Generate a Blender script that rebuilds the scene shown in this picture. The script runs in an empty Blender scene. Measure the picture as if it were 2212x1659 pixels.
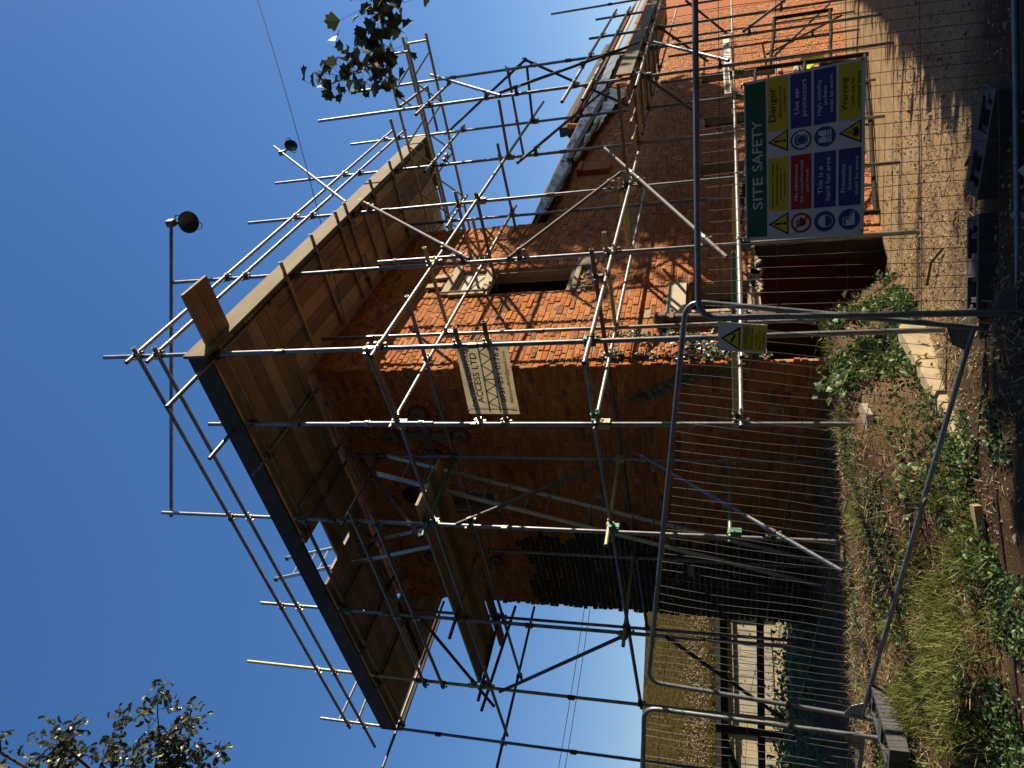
import bpy, bmesh, math, random
import numpy as np
from mathutils import Vector, Matrix
random.seed(7); rng=np.random.default_rng(7)
S=bpy.context.scene; COL=S.collection
V=Vector
# ------------------------------------------------------------------ camera (phone held upright, picture turned on its side)
CAM=V((-7.174,-4.875,0.0))
R_=V((.58582665,-.81028013,-.01591345)); P_=V((-.21852742,-.17684118,.95967336)); W_=V((.78041841,.55872471,.28066671))
cd=bpy.data.cameras.new('camera'); cam=bpy.data.objects.new('camera',cd); COL.objects.link(cam)
m=Matrix(((-P_.x,R_.x,-W_.x),(-P_.y,R_.y,-W_.y),(-P_.z,R_.z,-W_.z)))
cam.matrix_world=Matrix.Translation(CAM)@m.to_4x4()
cd.sensor_width=36; cd.lens=36*1522/2212; cd.clip_end=2000; cd.clip_start=.05
S.camera=cam
# ------------------------------------------------------------------ sky and sun
SUN=V((1.07,-1,.64)).normalized()
wd=bpy.data.worlds.new('World'); S.world=wd; wd.use_nodes=True
nt=wd.node_tree; nt.nodes.clear()
sk=nt.nodes.new('ShaderNodeTexSky'); sk.sky_type='NISHITA'; sk.sun_disc=False
sk.sun_elevation=math.asin(SUN.z); sk.sun_rotation=math.atan2(SUN.x,SUN.y)
sk.altitude=0; sk.air_density=.8; sk.dust_density=.2; sk.ozone_density=2.0
bg=nt.nodes.new('ShaderNodeBackground'); bg.inputs['Strength'].default_value=.15
wo=nt.nodes.new('ShaderNodeOutputWorld')
gm=nt.nodes.new('ShaderNodeGamma'); gm.inputs[1].default_value=.6; hs=nt.nodes.new('ShaderNodeHueSaturation'); hs.inputs['Saturation'].default_value=1.66; hs.inputs['Hue'].default_value=.514
nt.links.new(sk.outputs[0],gm.inputs[0]); nt.links.new(gm.outputs[0],hs.inputs['Color']); nt.links.new(hs.outputs[0],bg.inputs[0]); nt.links.new(bg.outputs[0],wo.inputs[0])
sd=bpy.data.lights.new('sun','SUN'); sd.energy=4.8; sd.angle=math.radians(.5); sd.color=(1,.88,.70)
so=bpy.data.objects.new('sun',sd); COL.objects.link(so)
so.rotation_euler=SUN.to_track_quat('Z','Y').to_euler(); so.location=(10,-12,14)
vs=S.view_settings; vs.view_transform='Standard'; vs.look='None'; vs.gamma=1; vs.use_curve_mapping=False; vs.exposure=0.84
S.cycles.max_bounces=6; S.cycles.diffuse_bounces=3
# ------------------------------------------------------------------ materials
def nodes(name):
    m=bpy.data.materials.new(name); m.use_nodes=True; n=m.node_tree; n.nodes.clear()
    o=n.nodes.new('ShaderNodeOutputMaterial'); b=n.nodes.new('ShaderNodeBsdfPrincipled'); n.links.new(b.outputs[0],o.inputs[0])
    return m,n,b,o
def ramp(n,fac,stops,interp='LINEAR'):
    r=n.nodes.new('ShaderNodeValToRGB'); r.color_ramp.interpolation=interp
    e=r.color_ramp.elements
    while len(e)<len(stops): e.new(.5)
    for i,(p,c) in enumerate(stops): e[i].position=p; e[i].color=(*c,1)
    n.links.new(fac,r.inputs[0]); return r.outputs[0]
def noise(n,scale,det=4,rough=.6,coord='Object',stretch=None):
    t=n.nodes.new('ShaderNodeTexCoord'); x=n.nodes.new('ShaderNodeTexNoise')
    x.inputs['Scale'].default_value=scale; x.inputs['Detail'].default_value=det; x.inputs['Roughness'].default_value=rough
    if coord=='World':
        g=n.nodes.new('ShaderNodeNewGeometry'); src=g.outputs['Position']
    else: src=t.outputs[coord]
    if stretch:
        mp=n.nodes.new('ShaderNodeMapping'); mp.inputs['Scale'].default_value=stretch; n.links.new(src,mp.inputs[0]); src=mp.outputs[0]
    n.links.new(src,x.inputs['Vector']); return x.outputs['Fac']
def mixc(n,fac,a,b,mode='MIX'):
    x=n.nodes.new('ShaderNodeMix'); x.data_type='RGBA'; x.blend_type=mode
    for i,v in ((0,fac),(6,a),(7,b)):
        if hasattr(v,'is_output'): n.links.new(v,x.inputs[i])
        else: x.inputs[i].default_value=v if i==0 else (*v,1)
    return x.outputs[2]
def bump(n,b,h,strength=.4,dist=.01):
    x=n.nodes.new('ShaderNodeBump'); x.inputs['Strength'].default_value=strength; x.inputs['Distance'].default_value=dist
    n.links.new(h,x.inputs['Height']); n.links.new(x.outputs[0],b.inputs['Normal'])
def pair(n):
    g=n.nodes.new('ShaderNodeNewGeometry'); o=n.nodes.new('ShaderNodeObjectInfo')
    a=n.nodes.new('ShaderNodeMath'); a.operation='ADD'; n.links.new(g.outputs['Random Per Island'],a.inputs[0]); n.links.new(o.outputs['Random'],a.inputs[1])
    f=n.nodes.new('ShaderNodeMath'); f.operation='FRACT'; n.links.new(a.outputs[0],f.inputs[0]); return f.outputs[0]
def simple(name,c,rough=.6,metal=0,c2=None,scale=20,bmp=0,coord='Object',stretch=None,bd=.005):
    m,n,b,o=nodes(name); b.inputs['Roughness'].default_value=rough; b.inputs['Metallic'].default_value=metal
    b.inputs['Base Color'].default_value=(*c,1)
    if c2 is not None:
        f=noise(n,scale,5,.65,coord,stretch); n.links.new(ramp(n,f,[(.35,c),(.68,c2)]),b.inputs['Base Color'])
        if bmp: bump(n,b,f,bmp,bd)
    return m
def varied(name,stops,rough=.8,c_noise=(.6,.6,.6),scale=12,bmp=.5,bd=.006,coord='World',stretch=None,amount=.6):
    m,n,b,o=nodes(name); b.inputs['Roughness'].default_value=rough
    base=ramp(n,pair(n),stops); f=noise(n,scale,6,.7,coord,stretch)
    d=ramp(n,f,[(.3,c_noise),(.62,(1,1,1))])
    n.links.new(mixc(n,amount,base,d,'MULTIPLY'),b.inputs['Base Color'])
    if bmp: bump(n,b,f,bmp,bd)
    return m
def leafmat(name,stops,rough=.45,trans=.25):
    m,n,b,o=nodes(name); c=ramp(n,pair(n),stops); n.links.new(c,b.inputs['Base Color']); b.inputs['Roughness'].default_value=rough
    t=n.nodes.new('ShaderNodeBsdfTranslucent'); n.links.new(c,t.inputs['Color']); x=n.nodes.new('ShaderNodeMixShader'); x.inputs[0].default_value=trans
    n.links.new(b.outputs[0],x.inputs[1]); n.links.new(t.outputs[0],x.inputs[2]); n.links.new(x.outputs[0],o.inputs[0]); return m
M={}
M['brick']=varied('brick',[(0,(.40,.115,.024)),(.2,(.46,.15,.030)),(.38,(.35,.098,.024)),(.55,(.43,.155,.036)),(.72,(.49,.18,.038)),(.87,(.31,.095,.028)),(.98,(.21,.078,.034)),(1,(.36,.19,.08))],.85,(.48,.42,.38),9,.9,.012)
M['soot_and_shade']=varied('soot_and_shade_brick',[(0,(.035,.028,.028)),(1,(.06,.042,.036))],.9,(.5,.5,.5),9,.8,.01)  # near-black brick: soot on the left wall, painted shade in the opening
M['mortar']=simple('mortar',(.40,.30,.20),.95,0,(.28,.21,.14),14,.6,'World')
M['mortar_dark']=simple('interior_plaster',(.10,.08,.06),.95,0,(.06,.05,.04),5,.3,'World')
M['plaster']=simple('broken_plaster',(.34,.29,.21),.9,0,(.24,.19,.13),12,.8,'World')
M['stone']=simple('carved_stone',(.17,.13,.10),.9,0,(.11,.085,.065),14,.6,'World')
def tubemat(name,c,c2,metal,rough):
    m,n,b,o=nodes(name); f=noise(n,7,6,.7,'World'); f2=noise(n,60,3,.6,'World')
    n.links.new(mixc(n,.35,ramp(n,f,[(.35,c2),(.6,c)]),ramp(n,f2,[(.35,(.45,.42,.38)),(.6,(1,1,1))]),'MULTIPLY'),b.inputs['Base Color'])
    b.inputs['Metallic'].default_value=metal; b.inputs['Roughness'].default_value=rough; bump(n,b,f2,.15,.002); return m
M['g']=tubemat('galvanised_steel',(.28,.285,.285),(.17,.17,.17),.7,.45)
M['w']=tubemat('dull_steel',(.125,.112,.098),(.08,.07,.062),.25,.65)  # duller, darker and rougher finish for most braces
M['y']=tubemat('tube_yellow_paint',(.50,.42,.14),(.34,.31,.22),.35,.5)
M['gn']=tubemat('tube_green_paint',(.05,.22,.12),(.10,.15,.11),.2,.5)
M['gy']=tubemat('tube_worn_paint',(.30,.30,.22),(.12,.17,.12),.4,.5)
M['d']=tubemat('tube_dark_steel',(.17,.15,.13),(.09,.08,.075),.6,.5)
M['coupler']=tubemat('coupler_steel',(.16,.15,.13),(.09,.075,.06),.8,.45)
M['zinc']=tubemat('zinc_coupler',(.55,.54,.50),(.3,.28,.24),.85,.35)
M['fence']=tubemat('fence_tube',(.27,.29,.31),(.18,.19,.20),.6,.4)
M['wire']=simple('fence_wire',(.11,.105,.10),.5,.6)
def timber(name,stops,gr=.55):
    m,n,b,o=nodes(name); b.inputs['Roughness'].default_value=.75
    f=noise(n,3.2,6,.65,'Object',(.7,14,14)); k=noise(n,2.2,4,.7,'World')
    c=mixc(n,gr,ramp(n,pair(n),stops),ramp(n,f,[(.32,(.50,.42,.34)),(.62,(1,1,1))]),'MULTIPLY')
    c=mixc(n,.5,c,ramp(n,k,[(.36,(.55,.50,.46)),(.58,(1,1,1))]),'MULTIPLY')
    n.links.new(c,b.inputs['Base Color']); bump(n,b,f,.25,.004); return m
M['board']=timber('scaffold_board',[(0,(.40,.33,.25)),(.22,(.52,.44,.33)),(.4,(.22,.175,.13)),(.6,(.44,.33,.22)),(.8,(.30,.24,.18)),(1,(.17,.14,.115))])
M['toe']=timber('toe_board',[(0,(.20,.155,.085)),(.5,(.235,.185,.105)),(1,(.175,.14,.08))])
M['toe_shade']=timber('toe_board_painted_shade',[(0,(.075,.058,.042)),(1,(.11,.085,.062))])  # darker copy of the toe board timber, shade put into its colour
M['frame']=timber('frame_timber',[(0,(.34,.24,.13)),(1,(.44,.33,.18))])
M['rail']=timber('dark_rail_timber',[(0,(.05,.045,.04)),(1,(.075,.065,.055))])
M['ply']=simple('plywood',(.48,.41,.27),.8,0,(.40,.33,.21),6,.2)
M['band']=simple('board_end_band',(.6,.58,.52),.4,.7)
def membrane():
    m,n,b,o=nodes('roof_membrane'); f=noise(n,1.6,5,.6,'World',(1,3,3)); f2=noise(n,22,3,.6,'World',(1,.4,.4))
    n.links.new(ramp(n,f,[(.35,(.10,.115,.125)),(.65,(.16,.18,.19))]),b.inputs['Base Color']); b.inputs['Roughness'].default_value=.28
    bump(n,b,f2,.5,.02); return m
M['membrane']=membrane()
M['tile']=varied('roof_tile',[(0,(.20,.13,.09)),(.5,(.27,.18,.12)),(1,(.16,.11,.085))],.85,(.6,.55,.5),8,.4)
M['ridge']=simple('ridge_tile',(.045,.035,.03),.9,0,(.075,.055,.045),9,.5,'World')
M['moss']=simple('mossy_roof',(.028,.020,.008),1,0,(.085,.064,.012),6,1,'World',None,.05)
M['render']=simple('cream_render',(.52,.43,.26),.9,0,(.42,.34,.2),3,.2,'World')
M['cladding']=simple('weathered_cladding',(.52,.47,.36),.9,0,(.30,.26,.19),6,.3,'World',(1,1,.2))
M['glass']=simple('dark_glass',(.02,.022,.025),.1)
M['black']=simple('black_rubber',(.045,.045,.048),.8,0,(.085,.08,.075),18,.4,'World')
M['ironpipe']=simple('cast_iron',(.09,.055,.04),.6,.3,(.14,.08,.055),25,.3,'World')
M['concrete']=simple('kerb_concrete',(.46,.36,.22),.95,0,(.34,.26,.16),9,.5,'World')
M['pad']=simple('concrete_pad',(.36,.29,.23),.95,0,(.22,.175,.14),26,.8,'World')
M['barrier']=simple('dark_green_steel',(.012,.020,.016),.8,0,(.03,.028,.02),15,.2,'World')
for q in ('barrier','rail','soot_and_shade'): M[q].node_tree.nodes['Principled BSDF'].inputs['Specular IOR Level'].default_value=.12
M['shade']=simple('enamel_green',(.006,.028,.026),.35)
M['alu']=simple('ladder_aluminium',(.52,.53,.54),.4,.85,(.38,.38,.38),20,.1,'World')
M['white']=simple('sign_white',(.70,.71,.72),.45)
M['s_green']=simple('sign_green',(.015,.14,.075),.45)
M['s_yellow']=simple('sign_yellow',(.72,.56,.03),.45)
M['s_blue']=simple('sign_blue',(.02,.06,.25),.45)
M['s_red']=simple('sign_red',(.42,.02,.03),.45)
M['s_black']=simple('sign_black',(.015,.015,.015),.45)
M['plastic']=simple('white_plastic',(.62,.60,.52),.5)
M['hivis']=simple('hivis_fabric',(.74,.88,.03),.8,0,(.62,.78,.02),9,.4)
M['reflect']=simple('reflective_tape',(.6,.62,.62),.4)
M['cloth']=simple('dark_trousers',(.03,.035,.05),.9)
M['skin']=simple('skin',(.5,.28,.19),.6)
M['helmet']=simple('white_helmet',(.7,.7,.66),.4)
M['boot']=simple('brown_boots',(.09,.055,.03),.7)
M['cable']=simple('cable_black',(.012,.012,.012),.6)
def canvas():
    m,n,b,o=nodes('banner_sheet'); f=noise(n,9,5,.6,'World'); c=ramp(n,f,[(.3,(.62,.56,.42)),(.7,(.76,.70,.55))]); n.links.new(c,b.inputs['Base Color']); b.inputs['Roughness'].default_value=.6
    t=n.nodes.new('ShaderNodeBsdfTranslucent'); n.links.new(c,t.inputs['Color']); x=n.nodes.new('ShaderNodeMixShader'); x.inputs[0].default_value=.55
    n.links.new(b.outputs[0],x.inputs[1]); n.links.new(t.outputs[0],x.inputs[2]); n.links.new(x.outputs[0],o.inputs[0]); return m
M['canvas']=canvas()
M['ink']=simple('banner_ink',(.012,.016,.018),.6)
M['bark']=simple('bark',(.12,.09,.06),.95,0,(.05,.04,.03),18,.8,'World')
M['twig']=simple('twig',(.075,.06,.035),.9)
M['syc']=leafmat('sycamore_leaf',[(0,(.035,.05,.022)),(.6,(.055,.075,.028)),(.9,(.09,.10,.03)),(1,(.16,.13,.04))],.5,.2)
M['oakl']=leafmat('oak_leaf',[(0,(.045,.062,.03)),(.5,(.075,.09,.04)),(.85,(.11,.115,.05)),(1,(.20,.16,.06))],.32,.2)
M['ivy']=leafmat('ivy_leaf',[(0,(.07,.095,.055)),(.5,(.12,.14,.085)),(.85,(.19,.2,.12)),(1,(.05,.08,.03))],.4,.1)
M['weed']=leafmat('weed_leaf',[(0,(.035,.085,.02)),(.4,(.07,.14,.03)),(.75,(.12,.18,.05)),(1,(.19,.22,.07))],.5,.3)
M['grass']=leafmat('grass_blade',[(0,(.11,.15,.02)),(.5,(.20,.25,.035)),(.8,(.31,.31,.07)),(1,(.42,.34,.14))],.6,.35)
M['dry']=leafmat('dry_stem',[(0,(.14,.09,.05)),(.4,(.27,.19,.11)),(.8,(.42,.32,.19)),(1,(.55,.45,.28))],.9,.15)
M['stonebit']=varied('pebble',[(0,(.16,.12,.09)),(.6,(.30,.24,.17)),(1,(.46,.40,.32))],.9,(.7,.7,.7),30,.2)
def ground():
    m,n,b,o=nodes('ground'); a=n.nodes.new('ShaderNodeVertexColor'); a.layer_name='zone'
    sp=n.nodes.new('ShaderNodeSeparateColor'); n.links.new(a.outputs[0],sp.inputs[0])
    f=noise(n,3,8,.72,'World'); g=noise(n,55,5,.75,'World'); l=noise(n,1.1,5,.6,'World',(1,6,1))
    drive=mixc(n,.75,ramp(n,l,[(.3,(.37,.245,.12)),(.7,(.50,.35,.195))]),ramp(n,g,[(.36,(.45,.40,.36)),(.6,(1,1,1))]),'MULTIPLY')
    soil=mixc(n,.8,ramp(n,f,[(.3,(.10,.06,.035)),(.55,(.20,.125,.07)),(.75,(.27,.18,.10))]),ramp(n,g,[(.36,(.3,.27,.25)),(.62,(1,1,1))]),'MULTIPLY')
    path=mixc(n,.8,ramp(n,f,[(.3,(.07,.043,.024)),(.7,(.15,.098,.055))]),ramp(n,g,[(.38,(.3,.3,.3)),(.64,(1,1,1))]),'MULTIPLY')
    green=ramp(n,f,[(.3,(.05,.055,.02)),(.7,(.10,.095,.035))])
    c=mixc(n,sp.outputs[0],drive,soil); c=mixc(n,sp.outputs[1],c,path); c=mixc(n,sp.outputs[2],c,green)
    n.links.new(c,b.inputs['Base Color']); b.inputs['Roughness'].default_value=.97; bump(n,b,g,.8,.025); return m
M['ground']=ground()
for q,v in (('ground',.08),('moss',.05),('brick',.22),('mortar',.15),('board',.25),('toe',.25),('toe_shade',.15),('tile',.2),('dry',.15),('stonebit',.15),('concrete',.15),('pad',.1)): M[q].node_tree.nodes['Principled BSDF'].inputs['Specular IOR Level'].default_value=v
# ------------------------------------------------------------------ mesh helpers
class MB:
    def __init__(s): s.v=[]; s.f=[]; s.m=[]
    def add(s,vs,fs,mi=0):
        k=len(s.v); s.v+= [tuple(q) for q in vs]; s.f+=[tuple(i+k for i in f) for f in fs]; s.m+=[mi]*len(fs); return s
    def box(s,c,d,rot=None,mi=0,bev=0):
        c=V(c); x,y,z=[q/2 for q in d]; rot=rot or Matrix.Identity(3)
        P=[V((a*x,b*y,e*z)) for a in(-1,1) for b in(-1,1) for e in(-1,1)]
        s.add([rot@p+c for p in P],[(0,1,3,2),(4,6,7,5),(0,4,5,1),(2,3,7,6),(0,2,6,4),(1,5,7,3)],mi); return s
    def bx(s,x0,x1,y0,y1,z0,z1,mi=0): return s.box(((x0+x1)/2,(y0+y1)/2,(z0+z1)/2),(abs(x1-x0),abs(y1-y0),abs(z1-z0)),None,mi)
    def tube(s,a,b,r,n=12,hollow=False,r2=None,mi=0):
        a,b=V(a),V(b); d=(b-a); L=d.length
        if L<1e-6: return s
        d/=L; u=d.orthogonal().normalized(); w=d.cross(u); r2=r if r2 is None else r2
        def ring(c,q): return [c+(u*math.cos(2*math.pi*i/n)+w*math.sin(2*math.pi*i/n))*q for i in range(n)]
        vs=ring(a,r)+ring(b,r2); fs=[(i,(i+1)%n,n+(i+1)%n,n+i) for i in range(n)]
        if hollow:
            dp=min(.2,L*.4); vs+=ring(a,r*.86)+ring(b,r*.86)+ring(a+d*dp,r*.86)+ring(b-d*dp,r*.86)
            for i in range(n):
                j=(i+1)%n; fs+=[(i,2*n+i,2*n+j,j),(n+i,n+j,3*n+j,3*n+i),(2*n+i,4*n+i,4*n+j,2*n+j),(3*n+i,3*n+j,5*n+j,5*n+i)]
            fs+=[tuple(4*n+i for i in range(n)),tuple(5*n+i for i in reversed(range(n)))]
        else: fs+=[tuple(reversed(range(n))),tuple(range(n,2*n))]
        s.add(vs,fs,mi); return s
    def path(s,pts,r,n=10,mi=0,r1=None,cap=True):
        pts=[V(p) for p in pts]; N=len(pts); r1=r if r1 is None else r1; vs=[]; u=None
        for i,p in enumerate(pts):
            d=(pts[min(i+1,N-1)]-pts[max(i-1,0)]).normalized()
            if u is None: u=d.orthogonal().normalized()
            u=(u-d*u.dot(d)).normalized(); w=d.cross(u); q=r+(r1-r)*i/max(1,N-1)
            vs+=[p+(u*math.cos(2*math.pi*k/n)+w*math.sin(2*math.pi*k/n))*q for k in range(n)]
        fs=[(i*n+k,i*n+(k+1)%n,(i+1)*n+(k+1)%n,(i+1)*n+k) for i in range(N-1) for k in range(n)]
        if cap: fs+=[tuple(reversed(range(n))),tuple(range((N-1)*n,N*n))]
        s.add(vs,fs,mi); return s
    def prism(s,poly,off,mi=0):
        off=V(off); n=len(poly); p=[V(q) for q in poly]
        s.add(p+[q+off for q in p],[tuple(range(n)),tuple(reversed(range(n,2*n)))]+[(i,n+i,n+(i+1)%n,(i+1)%n) for i in range(n)],mi); return s
    def mesh(s,name,mats,c,smooth=False):
        me=bpy.data.meshes.new(name); a=np.array(s.v,dtype=np.float64).reshape(-1,3)-np.array(c)
        me.from_pydata(a.tolist(),[],s.f)
        for q in mats: me.materials.append(q)
        if len(mats)>1: me.polygons.foreach_set('material_index',s.m)
        if smooth: me.polygons.foreach_set('use_smooth',[True]*len(s.f)); 
        me.update(); return me
    def build(s,name,mats,parent=None,smooth=False,sharp=None):
        if not isinstance(mats,(list,tuple)): mats=[mats]
        a=np.array(s.v); c=(a.min(0)+a.max(0))/2
        me=s.mesh(name,mats,c,smooth)
        if smooth: me.set_sharp_from_angle(angle=math.radians(40))
        o=bpy.data.objects.new(name,me); COL.objects.link(o); put(o,c,parent); return o
def wloc(o):
    l=V(o.location)
    while o.parent: o=o.parent; l+=V(o.location)
    return l
def put(o,c,parent):
    c=V(c)
    if parent is not None: o.parent=parent; c=c-wloc(parent)
    o.location=c
def tag(o,label=None,cat=None,group=None,kind=None):
    for k,v in (('label',label),('category',cat),('group',group),('kind',kind)):
        if v: o[k]=v
    return o
def thing(name,label,cat,loc,group=None):
    o=bpy.data.objects.new(name,None); o.empty_display_size=.2; COL.objects.link(o); o.location=loc; return tag(o,label,cat,group)
def inst(name,me,mw,parent,mat=None):
    o=bpy.data.objects.new(name,me); COL.objects.link(o)
    if parent is not None:
        o.parent=parent; mw=Matrix.Translation(-wloc(parent))@mw
    o.matrix_local=mw; return o
def plank(parent,name,a,b,w,t,mat,up=(0,0,1),notch=False):
    # a-b centre line, w across, t along up
    a,b=V(a),V(b); d=b-a; L=d.length; x=d.normalized(); z=V(up); z=(z-x*z.dot(x)).normalized(); y=z.cross(x)
    mb=MB(); h,q,e=L/2,w/2,t/2; c=.004
    sec=[(-q+c,-e),(q-c,-e),(q,-e+c),(q,e-c),(q-c,e),(-q+c,e),(-q,e-c),(-q,-e+c)]
    mb.add([(-h,*p) for p in sec]+[(h,*p) for p in sec],[tuple(range(7,-1,-1)),tuple(range(8,16))]+[(i,(i+1)%8,8+(i+1)%8,8+i) for i in range(8)])
    me=mb.mesh(name,[mat],(0,0,0)); mw=Matrix(((x.x,y.x,z.x),(x.y,y.y,z.y),(x.z,y.z,z.z))).to_4x4(); mw.translation=(a+b)/2
    return inst(name,me,mw,parent)
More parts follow.
